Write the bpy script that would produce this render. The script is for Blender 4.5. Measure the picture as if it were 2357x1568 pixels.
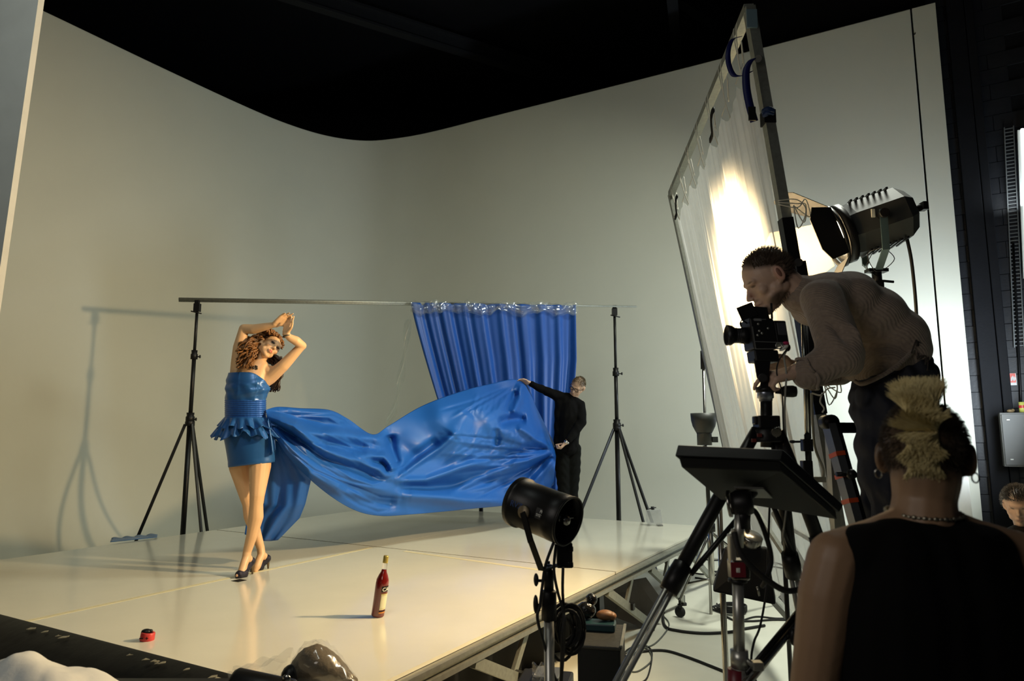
import bpy, bmesh, math, random
import numpy as np
from mathutils import Vector, Matrix, noise
random.seed(7)
SC = bpy.context.scene
COL = SC.collection
for o in list(bpy.data.objects): bpy.data.objects.remove(o)

# ------------------------------------------------------------------ camera
F_PX = 1571.0; PITCH = math.radians(7.83); CAM_H = 1.65
cam_d = bpy.data.cameras.new('camera'); cam = bpy.data.objects.new('camera', cam_d); COL.objects.link(cam)
cam_d.sensor_width = 36.0; cam_d.lens = F_PX / 2357.0 * 36.0
cam_d.clip_start = 0.05; cam_d.clip_end = 100
cam.location = (0, 0, CAM_H); cam.rotation_euler = (math.radians(90) + PITCH, 0, 0)
cam_d.dof.use_dof = True; cam_d.dof.focus_distance = 5.0; cam_d.dof.aperture_fstop = 4.5
SC.camera = cam
# ------------------------------------------------------------------ colour, world
SC.view_settings.view_transform = 'Standard'; SC.view_settings.look = 'None'
SC.view_settings.gamma = 1.0; SC.view_settings.use_curve_mapping = False
SC.view_settings.exposure = 0.14
W = bpy.data.worlds.new('studio_dark'); SC.world = W; W.use_nodes = True
W.node_tree.nodes['Background'].inputs[0].default_value = (0.75, 0.85, 1.0, 1)
W.node_tree.nodes['Background'].inputs[1].default_value = 0.010

def ray(px, py):
    x = (px - 1178.5) / F_PX; y = -(py - 784) / F_PX
    return Vector((x, math.cos(PITCH) - y * math.sin(PITCH), math.sin(PITCH) + y * math.cos(PITCH)))
def P(px, py, Y):
    d = ray(px, py); t = Y / d.y; return Vector((d.x * t, Y, CAM_H + d.z * t))
def Pz(px, py, z):
    d = ray(px, py); t = (z - CAM_H) / d.z; return Vector((d.x * t, d.y * t, z))

def lamp(name, kind, loc, energy, color, target=None, **k):
    d = bpy.data.lights.new(name, kind); d.energy = energy; d.color = color
    for a, b in k.items(): setattr(d, a, b)
    o = bpy.data.objects.new(name, d); COL.objects.link(o); o.location = loc
    if target is not None:
        o.rotation_euler = (Vector(target) - Vector(loc)).to_track_quat('-Z', 'Y').to_euler()
    return o
KEY = Vector((2.03, 4.15, 2.88)); AIM = Vector((-2.3, 5.0, 1.5))
KDIR = (AIM - KEY).normalized()
lamp('key_light', 'SPOT', KEY + KDIR * 0.02, 1750, (1.0, 0.72, 0.38), AIM, spot_size=math.radians(112), spot_blend=0.75, shadow_soft_size=0.09)
lamp('wall_wash_light', 'AREA', (5.62, 7.15, 2.0), 112, (0.80, 0.91, 1.0), (3.7, 9.7, 3.0), shape='RECTANGLE', size=0.6, size_y=1.2, spread=math.radians(150))  # unseen area light added off to the right to brighten the wall
lamp('stage_fill_light', 'AREA', (3.4, 5.4, 6.4), 92, (0.97, 1.0, 0.83), (-1.0, 9.0, 1.2), shape='RECTANGLE', size=1.2, size_y=1.0, spread=math.radians(120))  # unseen fill added high up to brighten the back of the stage
lamp('left_fill_light', 'AREA', (-1.2, 1.2, 6.2), 27, (0.90, 0.98, 0.92), (-3.6, 8.5, 0.6), shape='RECTANGLE', size=1.2, size_y=1.0, spread=math.radians(110))  # unseen fill added for the left wall and the white board
lamp('floor_fill_light', 'AREA', (2.9, 5.4, 5.6), 55, (0.97, 1.0, 0.88), (2.4, 5.2, 0), shape='RECTANGLE', size=0.8, size_y=0.8, spread=math.radians(92))  # unseen overhead fill, added to brighten the floor right of the stage
lamp('room_bounce_light', 'AREA', (-1.1, 0.5, 2.5), 9.5, (1.0, 0.93, 0.84), (1.2, 2.6, 1.9), shape='RECTANGLE', size=1.2, size_y=1.0)  # unseen lamp added in place of room bounce, brightens the near people

# ------------------------------------------------------------------ materials
MATS = {}
def M(name, col, rough=0.6, metal=0.0, var=0.12, bump=0.0, bscale=60.0, nscale=6.0, **kw):
    if name in MATS: return MATS[name]
    m = bpy.data.materials.new(name); m.use_nodes = True
    nt = m.node_tree; N = nt.nodes; L = nt.links
    b = N['Principled BSDF']; b.inputs['Roughness'].default_value = rough; b.inputs['Metallic'].default_value = metal
    tc = N.new('ShaderNodeTexCoord')
    nz = N.new('ShaderNodeTexNoise'); nz.inputs['Scale'].default_value = nscale; nz.inputs['Detail'].default_value = 4
    L.new(tc.outputs['Object'], nz.inputs['Vector'])
    mx = N.new('ShaderNodeMix'); mx.data_type = 'RGBA'
    c2 = kw.get('col2') or tuple(c * (1 - var) for c in col)
    mx.inputs[6].default_value = (*c2, 1); mx.inputs[7].default_value = (*tuple(min(1, c * (1 + var)) for c in col), 1)
    L.new(nz.outputs['Fac'], mx.inputs[0]); L.new(mx.outputs[2], b.inputs['Base Color'])
    if bump:
        if kw.get('wave'):
            t = N.new('ShaderNodeTexWave'); t.inputs['Scale'].default_value = bscale; t.inputs['Distortion'].default_value = kw['wave']
            t.inputs['Detail'].default_value = 2; t.bands_direction = kw.get('wdir', 'DIAGONAL')
            out = t.outputs['Fac']
        else:
            t = N.new('ShaderNodeTexNoise'); t.inputs['Scale'].default_value = bscale; t.inputs['Detail'].default_value = 5
            out = t.outputs['Fac']
        L.new(tc.outputs['Object'], t.inputs['Vector'])
        bp = N.new('ShaderNodeBump'); bp.inputs['Strength'].default_value = bump; bp.inputs['Distance'].default_value = kw.get('bdist', 0.01)
        L.new(out, bp.inputs['Height']); L.new(bp.outputs['Normal'], b.inputs['Normal'])
    for k, v in kw.items():
        if k in b.inputs: b.inputs[k].default_value = v
    MATS[name] = m; return m
def MV(name, rough=0.5, **kw):      # reads the painted point colours (beard, lips, scalp)
    m = M(name, (1, 1, 1), rough, 0, 0, **kw); nt = m.node_tree
    a = nt.nodes.new('ShaderNodeVertexColor'); a.layer_name = 'Col'
    nt.links.new(a.outputs['Color'], nt.nodes['Principled BSDF'].inputs['Base Color']); return m
def film(name, col, alpha, rough=0.15, trans_light=0.0):
    m = bpy.data.materials.new(name); m.use_nodes = True; nt = m.node_tree; N = nt.nodes; L = nt.links
    N.remove(N['Principled BSDF']); out = N['Material Output']
    tr = N.new('ShaderNodeBsdfTransparent')
    df = N.new('ShaderNodeBsdfDiffuse'); df.inputs['Color'].default_value = (*col, 1)
    tl = N.new('ShaderNodeBsdfTranslucent'); tl.inputs['Color'].default_value = (*[c * (.50 if trans_light else 1) for c in col], 1)
    gl = N.new('ShaderNodeBsdfGlossy'); gl.inputs['Roughness'].default_value = rough
    m1 = N.new('ShaderNodeMixShader'); m1.inputs[0].default_value = 0.5
    L.new(df.outputs[0], m1.inputs[1]); L.new(tl.outputs[0], m1.inputs[2])
    m2 = N.new('ShaderNodeMixShader'); m2.inputs[0].default_value = 0.0 if trans_light else 0.45
    L.new(m1.outputs[0], m2.inputs[1]); L.new(gl.outputs[0], m2.inputs[2])
    m3 = N.new('ShaderNodeMixShader')
    tc = N.new('ShaderNodeTexCoord'); nz = N.new('ShaderNodeTexNoise'); nz.inputs['Scale'].default_value = 9
    L.new(tc.outputs['Object'], nz.inputs['Vector'])
    mr = N.new('ShaderNodeMapRange'); mr.inputs['To Min'].default_value = alpha * 0.85; mr.inputs['To Max'].default_value = min(1, alpha * 1.15)
    L.new(nz.outputs['Fac'], mr.inputs['Value']); L.new(mr.outputs[0], m3.inputs[0])
    L.new(tr.outputs[0], m3.inputs[1]); L.new(m2.outputs[0], m3.inputs[2]); L.new(m3.outputs[0], out.inputs[0])
    return m
def emit(name, col, s):
    m = bpy.data.materials.new(name); m.use_nodes = True; b = m.node_tree.nodes['Principled BSDF']
    b.inputs['Emission Color'].default_value = (*col, 1); b.inputs['Emission Strength'].default_value = s; return m

BLK = M('black_plastic', (0.008, 0.008, 0.0085), 0.42, **{'Specular IOR Level': .3}, bump=0.1, bscale=300, bdist=.001)
BLKM = M('black_paint_metal', (0.007, 0.007, 0.007), 0.40, 0.0, **{'Specular IOR Level': .35}, nscale=20, bump=.15, bscale=150, bdist=.001)
RUB = M('black_rubber', (0.008, 0.008, 0.008), 0.7)
CHR = M('chrome_steel', (0.42, 0.41, 0.38), 0.22, 1.0, nscale=30)
ALU = M('worn_aluminium', (0.34, 0.34, 0.30), 0.45, 0.75, var=.25, nscale=25, bump=.2, bscale=90, bdist=.002)
GALV = M('galvanised_tube', (0.30, 0.31, 0.27), 0.5, 0.55, var=.3, nscale=40)
CYC = M('cyclorama_paint', (0.64, 0.64, 0.545), 0.75, var=.04, nscale=1.3, bump=.05, bscale=25, bdist=.004)
FLR = M('studio_floor_paint', (0.68, 0.68, 0.58), 0.42, var=.10, nscale=3.5, bump=.05, bscale=30, bdist=.002)
DECK = M('glossy_white_deck', (0.66, 0.64, 0.53), 0.13, var=.07, nscale=2.5, bump=.03, bscale=8, bdist=.002)
PLY = M('deck_plywood_edge', (0.09, 0.035, 0.02), 0.6, var=.3, nscale=30)
WOOD = M('dusty_plywood', (0.028, 0.021, 0.015), 0.65, var=.3, nscale=9)
DARK = M('black_studio_wall', (0.005, 0.0055, 0.0075), 0.7, **{'Specular IOR Level': .2}, var=.3, nscale=5, bump=.3, bscale=30, bdist=.006)
SATIN = M('blue_satin', (0.008, 0.072, 0.34), 0.44, 0.0, var=.06, nscale=5, bump=.10, bscale=22, bdist=.004)
SATB = M('blue_satin_dress', (0.022, 0.110, 0.34), 0.33, 0.15, var=.06, nscale=9)
GAF = M('gaffer_tape_black', (0.007, 0.007, 0.007), 0.6, **{'Specular IOR Level': .25})
STL = M('satin_steel', (0.50, 0.50, 0.46), 0.35, 0.75, nscale=30)
SKW = MV('woman_skin', 0.42)
SKP = MV('pale_skin', 0.5)
WHITE = M('white_fabric', (.80, .80, .76), .8, bump=.3, bscale=40, bdist=.004)

# ------------------------------------------------------------------ mesh builder
def basis(a):
    a = Vector(a).normalized(); h = Vector((0, 0, 1)) if abs(a.z) < .9 else Vector((1, 0, 0))
    u = h.cross(a).normalized(); return u, a.cross(u).normalized(), a
ORG = {}
def setp(o, label=None, cat=None, group=None, kind=None):
    if label: o['label'] = label
    if cat: o['category'] = cat
    if group: o['group'] = group
    if kind: o['kind'] = kind
    return o
def thing(name, label, cat, loc, group=None):
    o = bpy.data.objects.new(name, None); COL.objects.link(o); o.location = loc; o.empty_display_size = .1
    ORG[o] = Vector(loc); return setp(o, label, cat, group)
def link_mesh(me, name, mat, parent=None, label=None, cat=None, group=None, kind=None, bevel=0):
    """mesh given in world coordinates; becomes ONE object (its origin: parent's origin, or its own base centre)"""
    n = len(me.vertices); co = np.empty(n * 3); me.vertices.foreach_get('co', co); co = co.reshape(-1, 3)
    if parent is not None: org = ORG[parent]
    else:
        mn = co.min(0); mx = co.max(0); org = Vector(((mn[0] + mx[0]) / 2, (mn[1] + mx[1]) / 2, mn[2]))
    co -= np.array(org); me.vertices.foreach_set('co', co.ravel()); me.update()
    if mat and not me.materials: me.materials.append(mat)
    o = bpy.data.objects.new(name, me); COL.objects.link(o); ORG[o] = Vector(org)
    if parent is not None: o.parent = parent
    else: o.location = org
    if bevel:
        b = o.modifiers.new('b', 'BEVEL'); b.width = bevel; b.segments = 2; b.limit_method = 'ANGLE'; b.angle_limit = .9
    return setp(o, label, cat, group, kind)
class MB:
    def __init__(s): s.v = []; s.f = []; s.s = []
    def add(s, vs, fs, sm=False):
        n = len(s.v); s.v += [tuple(v) for v in vs]
        for f in fs: s.f.append([i + n for i in f]); s.s.append(sm)
        return s
    def box(s, c, size, R=None):
        x, y, z = [d / 2 for d in size]; c = Vector(c)
        vs = [Vector((i * x, j * y, k * z)) for k in (-1, 1) for j in (-1, 1) for i in (-1, 1)]
        if R is not None: vs = [R @ v for v in vs]
        return s.add([c + v for v in vs], [(0, 2, 3, 1), (4, 5, 7, 6), (0, 1, 5, 4), (2, 6, 7, 3), (0, 4, 6, 2), (1, 3, 7, 5)])
    def hexa(s, lo, hi):
        return s.add(list(lo) + list(hi), [(3, 2, 1, 0), (4, 5, 6, 7), (0, 1, 5, 4), (1, 2, 6, 5), (2, 3, 7, 6), (3, 0, 4, 7)])
    def bar(s, a, b, w, t, up=(0, 0, 1)):
        a = Vector(a); b = Vector(b); d = (b - a).normalized(); x = d.cross(Vector(up)).normalized(); z = x.cross(d)
        lo = [a + x * i * w / 2 + z * j * t / 2 for i, j in ((-1, -1), (1, -1), (1, 1), (-1, 1))]
        return s.hexa(lo, [v + (b - a) for v in lo])
    def tube(s, pts, r, n=8, cap=True):
        pts = [Vector(p) for p in pts]; k = len(pts); rs = r if isinstance(r, (list, tuple)) else [r] * k
        t0 = (pts[1] - pts[0]); u, v, _ = basis(t0); vs = []
        for i, p in enumerate(pts):
            t = (pts[min(i + 1, k - 1)] - pts[max(i - 1, 0)]).normalized()
            u = (u - t * u.dot(t)); u = u.normalized() if u.length > 1e-6 else basis(t)[0]; w = t.cross(u)
            vs += [p + (u * math.cos(2 * math.pi * j / n) + w * math.sin(2 * math.pi * j / n)) * rs[i] for j in range(n)]
        fs = [(i * n + j, i * n + (j + 1) % n, (i + 1) * n + (j + 1) % n, (i + 1) * n + j) for i in range(k - 1) for j in range(n)]
        s.add(vs, fs, True)
        if cap:
            m = len(s.v) - len(vs)
            s.f.append([m + j for j in range(n)][::-1]); s.s.append(False); s.f.append([m + (k - 1) * n + j for j in range(n)]); s.s.append(False)
        return s
    def rod(s, a, b, r, r2=None, n=12): return s.tube([a, b], [r, r if r2 is None else r2], n)
    def lathe(s, prof, o, axis=(0, 0, 1), n=24, sm=True):
        u, v, a = basis(axis); o = Vector(o); vs = []
        for r, h in prof: vs += [o + a * h + (u * math.cos(2 * math.pi * j / n) + v * math.sin(2 * math.pi * j / n)) * max(r, 1e-4) for j in range(n)]
        k = len(prof)
        return s.add(vs, [(i * n + j, i * n + (j + 1) % n, (i + 1) * n + (j + 1) % n, (i + 1) * n + j) for i in range(k - 1) for j in range(n)], sm)
    def loft(s, rings, cap=True):
        n = len(rings[0]); k = len(rings); vs = [p for r in rings for p in r]
        s.add(vs, [(i * n + j, i * n + (j + 1) % n, (i + 1) * n + (j + 1) % n, (i + 1) * n + j) for i in range(k - 1) for j in range(n)], True)
        if cap:
            m = len(s.v) - len(vs); s.f.append([m + j for j in range(n)][::-1]); s.s.append(False); s.f.append([m + (k - 1) * n + j for j in range(n)]); s.s.append(False)
        return s
    def grid(s, nu, nv, fn):
        vs = [fn(i / (nu - 1), j / (nv - 1)) for j in range(nv) for i in range(nu)]
        return s.add(vs, [(j * nu + i, j * nu + i + 1, (j + 1) * nu + i + 1, (j + 1) * nu + i) for j in range(nv - 1) for i in range(nu - 1)], True)
    def prism(s, pts, off):
        pts = [Vector(p) for p in pts]; n = len(pts); off = Vector(off)
        s.add(pts + [p + off for p in pts], [tuple(range(n))[::-1], tuple(range(n, 2 * n))] + [(i, (i + 1) % n, n + (i + 1) % n, n + i) for i in range(n)])
        return s
    def ball(s, c, r, n=12, axes=None):
        rr = r if isinstance(r, (tuple, list)) else (r, r, r); A = axes or (Vector((1, 0, 0)), Vector((0, 1, 0)), Vector((0, 0, 1)))
        m = n // 2 + 1; vs = []; c = Vector(c)
        for i in range(m + 1):
            th = math.pi * i / m
            for j in range(n):
                ph = 2 * math.pi * j / n
                vs.append(c + A[0] * (max(math.sin(th), 1e-3) * math.cos(ph) * rr[0]) + A[1] * (max(math.sin(th), 1e-3) * math.sin(ph) * rr[1]) + A[2] * (math.cos(th) * rr[2]))
        return s.add(vs, [(i * n + j, (i + 1) * n + j, (i + 1) * n + (j + 1) % n, i * n + (j + 1) % n) for i in range(m) for j in range(n)], True)
    def mesh(s, name):
        me = bpy.data.meshes.new(name); me.from_pydata(s.v, [], s.f); me.polygons.foreach_set('use_smooth', s.s); me.update(); return me
    def build(s, name, mat, parent=None, label=None, cat=None, group=None, kind=None, bevel=0, thick=0):
        o = link_mesh(s.mesh(name), name, mat, parent, label, cat, group, kind, bevel)
        if thick:
            q = o.modifiers.new('t', 'SOLIDIFY'); q.thickness = thick; q.offset = 0
        return o
def spl(pts, k=6):
    pts = [Vector(p) for p in pts]; q = [pts[0] * 2 - pts[1]] + pts + [pts[-1] * 2 - pts[-2]]; out = []
    for i in range(1, len(q) - 2):
        a, b, c, d = q[i - 1:i + 3]
        for j in range(k):
            t = j / k; out.append(.5 * ((2 * b) + (c - a) * t + (2 * a - 5 * b + 4 * c - d) * t * t + (3 * b - a - 3 * c + d) * t ** 3))
    return out + [pts[-1]]
def struct(name, mb, mat, parent=None, **k):
    return mb.build(name, mat, parent, kind='structure' if parent is None else None, **k)
def vlerp(a, b, t): return Vector(a).lerp(Vector(b), t)

# ------------------------------------------------------------------ bodies
def capsule(mb, a, b, ra, rb, n=14):
    a = Vector(a); b = Vector(b); d = b - a; L = d.length
    if L < 1e-5: return mb.ball(a, ra, n)
    prof = [(ra * math.cos(t), -ra * math.sin(t)) for t in [math.pi / 2 * k / 4 for k in range(4, -1, -1)]] + \
           [(rb * math.cos(t), L + rb * math.sin(t)) for t in [math.pi / 2 * k / 4 for k in range(5)]]
    return mb.lathe(prof, a, d, n)
def body(name, mb, voxel, mat, parent=None, smooth=3, base=None, paint=(), label=None, disp=None):
    me = mb.mesh('tmp'); o = bpy.data.objects.new('tmp', me); COL.objects.link(o)
    r = o.modifiers.new('r', 'REMESH'); r.mode = 'VOXEL'; r.voxel_size = voxel
    s = o.modifiers.new('s', 'SMOOTH'); s.iterations = smooth; s.factor = .5
    dg = bpy.context.evaluated_depsgraph_get(); m2 = bpy.data.meshes.new_from_object(o.evaluated_get(dg))
    bpy.data.objects.remove(o); m2.polygons.foreach_set('use_smooth', [True] * len(m2.polygons))
    n = len(m2.vertices); co = np.empty(n * 3); m2.vertices.foreach_get('co', co); co = co.reshape(-1, 3)
    if disp is not None:
        nr = np.empty(n * 3); m2.vertex_normals.foreach_get('vector', nr); nr = nr.reshape(-1, 3)
        co = co + nr * disp(co)[:, None]; m2.vertices.foreach_set('co', co.ravel())
    if base is not None:
        c = np.tile(np.array([*base, 1.0]), (n, 1))
        for ctr, rad, colr, st, soft in paint:      # rad: number or (axes, radii)
            d = co - np.array(ctr)
            if isinstance(rad, (int, float)): q = np.linalg.norm(d, axis=1) / rad
            else: q = np.sqrt(sum(((d @ np.array(ax)) / rr) ** 2 for ax, rr in zip(*rad)))
            w = np.clip((1 - q) / soft, 0, 1) * st
            c[:, :3] = c[:, :3] * (1 - w[:, None]) + np.array(colr) * w[:, None]
        a = m2.color_attributes.new('Col', 'FLOAT_COLOR', 'POINT'); a.data.foreach_set('color', c.ravel())
    m2.materials.clear(); return link_mesh(m2, name, mat, parent, label)
class Head:
    def __init__(s, C, F, U, k=1.0):
        s.F = Vector(F).normalized(); U = Vector(U); s.U = (U - s.F * U.dot(s.F)).normalized(); s.S = s.U.cross(s.F); s.C = Vector(C); s.k = k
    def at(s, f, l, u): return s.C + (s.F * f + s.S * l + s.U * u) * s.k
    def prims(s, mb, jaw=1.0, ears=True):
        k = s.k; A = (s.F, s.S, s.U)
        mb.ball(s.at(-.008, 0, .022), (.098 * k, .075 * k, .092 * k), 24, A)
        mb.ball(s.at(.034, 0, -.03), (.058 * k, .057 * k * jaw, .088 * k), 20, A)
        for q in (1, -1):
            capsule(mb, s.at(-.018, .050 * q * jaw, -.055), s.at(.062, .012 * q, -.104), .020 * k, .017 * k)
            capsule(mb, s.at(.074, .040 * q, .018), s.at(.086, .008 * q, .016), .012 * k, .012 * k)
            mb.ball(s.at(.060, .040 * q, -.026), .023 * k, 12); mb.ball(s.at(.012, .040 * q * jaw, -.045), .032 * k, 12); mb.ball(s.at(.038, .034 * q * jaw, -.066), .028 * k, 12)
            mb.ball(s.at(.103, .010 * q, -.040), .0075 * k, 8)
            capsule(mb, s.at(.088, .020 * q, -.068), s.at(.098, 0, -.064), .005 * k, .008 * k)
            capsule(mb, s.at(.087, .016 * q, -.075), s.at(.095, 0, -.079), .005 * k, .009 * k)
            if ears:
                mb.ball(s.at(-.012, .082 * q, -.004), (.019 * k, .008 * k, .033 * k), 14, ((s.F + s.S * -.35 * q).normalized(), (s.S + s.F * .35 * q).normalized(), s.U))
                mb.ball(s.at(-.006, .075 * q, -.030), (.010 * k, .007 * k, .012 * k), 8, (s.F, s.S, s.U))
        mb.ball(s.at(.066, 0, -.108), (.020 * k, .024 * k, .018 * k), 12, A)
        capsule(mb, s.at(.086, 0, .006), s.at(.112, 0, -.034), .0075 * k, .010 * k)
        return mb
def hand(mb, Wp, d, n, side, k=1.0, curl=(.25, .3, .35, .4), spread=.06, thumb=(.7, .7, .1), point=None):
    """wrist Wp, d towards the knuckles, n out of the palm, side=+1/-1: which side the thumb leaves"""
    d = Vector(d).normalized(); n = Vector(n); n = (n - d * n.dot(d)).normalized(); t = d.cross(n) * side; Wp = Vector(Wp)
    offs = (.030, .010, -.011, -.029); ln = (.072, .080, .074, .058)
    for i in range(4):
        kn = Wp + (d * (.092 - abs(offs[i] - .01) * .25) + t * offs[i]) * k
        capsule(mb, Wp + t * offs[i] * .55 * k, kn, .017 * k, .0125 * k)
        capsule(mb, Wp + (d * .02 + t * offs[i] * .7 + n * .006) * k, kn + n * .003 * k, .014 * k, .011 * k)
        c = curl[i] if point is None or i != 0 else point; a = c * .8; p = kn; dd = d + t * (spread * (1.5 - i)); dd.normalize()
        for j, (fr, r0, r1) in enumerate(((.45, .0098, .0088), (.31, .0088, .0080), (.24, .0080, .0068))):
            v = dd * math.cos(a) + n * math.sin(a); q = p + v * ln[i] * fr * k
            capsule(mb, p, q, r0 * k, r1 * k, 10); p = q; a += c
    a, b, c = thumb; p = Wp + (d * .025 + t * .022 + n * .006) * k
    q = p + (d * a + t * b + n * c).normalized() * .045 * k; capsule(mb, p, q, .015 * k, .0115 * k)
    r = q + (d * (a + .35) + t * b * .5 + n * (c + .1)).normalized() * .034 * k; capsule(mb, q, r, .0112 * k, .010 * k)
    capsule(mb, r, r + (d * (a + .6) + t * b * .2 + n * (c + .2)).normalized() * .024 * k, .0095 * k, .008 * k)
# ================================================================== STRUCTURE
mb = MB(); mb.box((0, 5, -.05), (26, 24, .1)); struct('floor', mb, FLR)
CYCP = [(-9.3, 4.75), (-8.2, 6.45), (-6.68, 8.90), (-5.78, 10.39), (-4.95, 11.70), (-4.35, 12.50), (-3.70, 13.05), (-3.00, 13.27), (-2.30, 13.14), (-1.54, 12.83), (-.2, 12.10), (2.98, 10.39), (5.62, 8.91)]
cp = spl([(x, y, 0) for x, y in CYCP], 6); cp = [cp[0], cp[0].lerp(cp[1], .02)] + cp[1:-1] + [cp[-2].lerp(cp[-1], .98), cp[-1]]
prof = [(1.0 - 1.0 * math.sin(t), 1.0 - 1.0 * math.cos(t)) for t in [math.pi / 2 * k / 12 for k in range(13)]] + [(0, 2.2), (0, 3.6), (0, 5.2), (0, 7.59), (0, 7.6), (-.12, 7.6), (-.12, 0)]
rings = []
for i, p in enumerate(cp):
    t = (cp[min(i + 1, len(cp) - 1)] - cp[max(i - 1, 0)]).normalized(); nrm = Vector((t.y, -t.x, 0))
    rings.append([p + nrm * a + Vector((0, 0, h + .002)) for a, h in prof])
mb = MB(); mb.loft(rings, True); struct('wall_back', mb, CYC)
# end panel of the cyclorama beyond the open seam, and its return
a = Vector((5.640, 8.899, 0)); b = Vector((5.885, 8.762, 0)); tt = (b - a).normalized(); nn = Vector((tt.y, -tt.x, 0))
mb = MB(); mb.hexa([a + nn * .0, b + nn * .0, b - nn * .12, a - nn * .12], [v + Vector((0, 0, 7.6)) for v in (a, b, b - nn * .12, a - nn * .12)])
struct('trim_1', mb, CYC)
tp = MB(); tp.bar(P(2112, 62, 8.92), P(2104, 80, 8.9), .03, .012); tp.build('loose_tape', GAF, None, 'dark scrap of tape curling off the seam at the white wall\'s top right', 'tape')
tp = MB(); tp.grid(2, 8, lambda u, v: P(2104 + u * 9 + v * 8, 80 + v * 52, 8.9 - .004 * math.sin(v * 9))); tp.build('tape_strip', M('cream_tape', (.62, .60, .48), .5), None, 'pale tape strip running down beside the seam at the white wall\'s top right', 'tape', thick=.002)
# black outer shell
mb = MB(); mb.box((0, 17.0, 5), (26, .2, 10)); struct('wall_rear', mb, DARK)
mb = MB(); mb.box((-12.5, 5, 5), (.2, 24, 10)); struct('wall_far_left', mb, DARK)
mb = MB(); mb.box((0, 5, 10.1), (26, 24, .2)); struct('ceiling', mb, DARK)
for i, (x0, y0, x1, y1, z) in enumerate([(-8, 9, 4, 16, 9.4), (-3, 6.5, 6, 14, 9.5), (1.2, 5.5, 3.4, 13, 8.9), (-9, 6, 9, 12, 9.6)]):
    mb = MB(); mb.bar((x0, y0, z), (x1, y1, z), .18, .05); mb.bar((x0, y0, z + .3), (x1, y1, z + .3), .18, .05); mb.bar((x0, y0, z + .15), (x1, y1, z + .15), .03, .3)
    setp(struct('trim_%d' % (i + 2), mb, M('dark_steel', (.02, .021, .024), .5, .3)))
# block wall at the right: behind the cyclorama end, running towards the camera side
w0 = Vector((4.6, 9.93, 0)); wt = Vector((.855, -.519, 0)).normalized(); wn = Vector((wt.y, -wt.x, 0))
wR = Matrix((wt, -wn, Vector((0, 0, 1)))).transposed()
mb = MB(); mb.box(w0 + wt * 3.0 - wn * .12 + Vector((0, 0, 4.9)), (7.6, .2, 9.8), wR); wall_r = struct('wall_right', mb, DARK)
blk = MB(); blk.box((0, 0, 0), (.432, .03, .212)); bme = blk.mesh('block_mesh'); bme.materials.append(M('black_painted_block', (.008, .009, .012), .5, var=.4, bump=.4, bscale=40, bdist=.004))
for r in range(36):
    for c in range(7):
        s_ = 1.15 + c * .44 + (.22 if r % 2 else 0)
        if .64 < (w0 + wt * s_).x / (w0 + wt * s_).y < .80:
            o = bpy.data.objects.new('block', bme); COL.objects.link(o); o.parent = wall_r
            o.location = w0 + wt * s_ + wn * (-.012 + random.uniform(-.003, .003)) + Vector((0, 0, .11 + r * .22)) - ORG[wall_r]; o.rotation_euler = (0, 0, math.atan2(wt.y, wt.x))
def onwall(px, py, off=0.03):
    d = ray(px, py); o = Vector((0, 0, CAM_H)); t = (w0 + wn * off - o).dot(wn) / d.dot(wn); return o + d * t
for k, (px, w) in enumerate([(2262, .20), (2296, .10)]):     # piers standing out of the wall
    q = onwall(px, 700, .06); mb = MB(); mb.box((q.x, q.y, 4.5), (w, .14, 9.0), wR)
    struct('trim_%d' % (6 + k), mb, DARK, bevel=.008)
# lit slot fitting with cable tray
mb = MB(); q1 = onwall(2352, 300, .12); q2 = onwall(2366, 640, .12); mb.bar(q1, q2, .10, .06, wn)
lf = thing('strip_light', 'tall vertical strip light glowing on the black wall at the right edge', 'light', q2)
mb.build('housing', M('grey_enamel', (.35, .37, .36), .5), lf)
mb = MB(); mb.rod(q1 + wn * .05, q2 + wn * .05, .018); mb.build('tube', emit('fluorescent', (.95, 1, .98), 4.0), lf)
lamp('strip_glow', 'AREA', (q1 + q2) / 2 + wn * .22, 5, (.85, .95, 1.0), onwall(2300, 250), size=.3)
mb = MB(); a = onwall(2322, 292, .05); b = onwall(2346, 800, .05); h = wt * .05
mb.bar(a - h, b - h, .012, .03, wn); mb.bar(a + h, b + h, .012, .03, wn)
for i in range(60): p_ = a.lerp(b, (i + .5) / 60); mb.bar(p_ - h, p_ + h, .012, .008, wn)
mb.build('cable_tray', M('grey_steel', (.16, .17, .17), .5, .5), None, 'perforated steel cable tray climbing the black wall beside the strip light', 'cable tray')
mb = MB(); mb.tube([onwall(2332, 560, .06), onwall(2349, 900, .06), onwall(2351, 950, .06)], .014); mb.build('conduit', BLK, None, 'dark conduit pipe running down to the grey cabinet', 'pipe')
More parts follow.
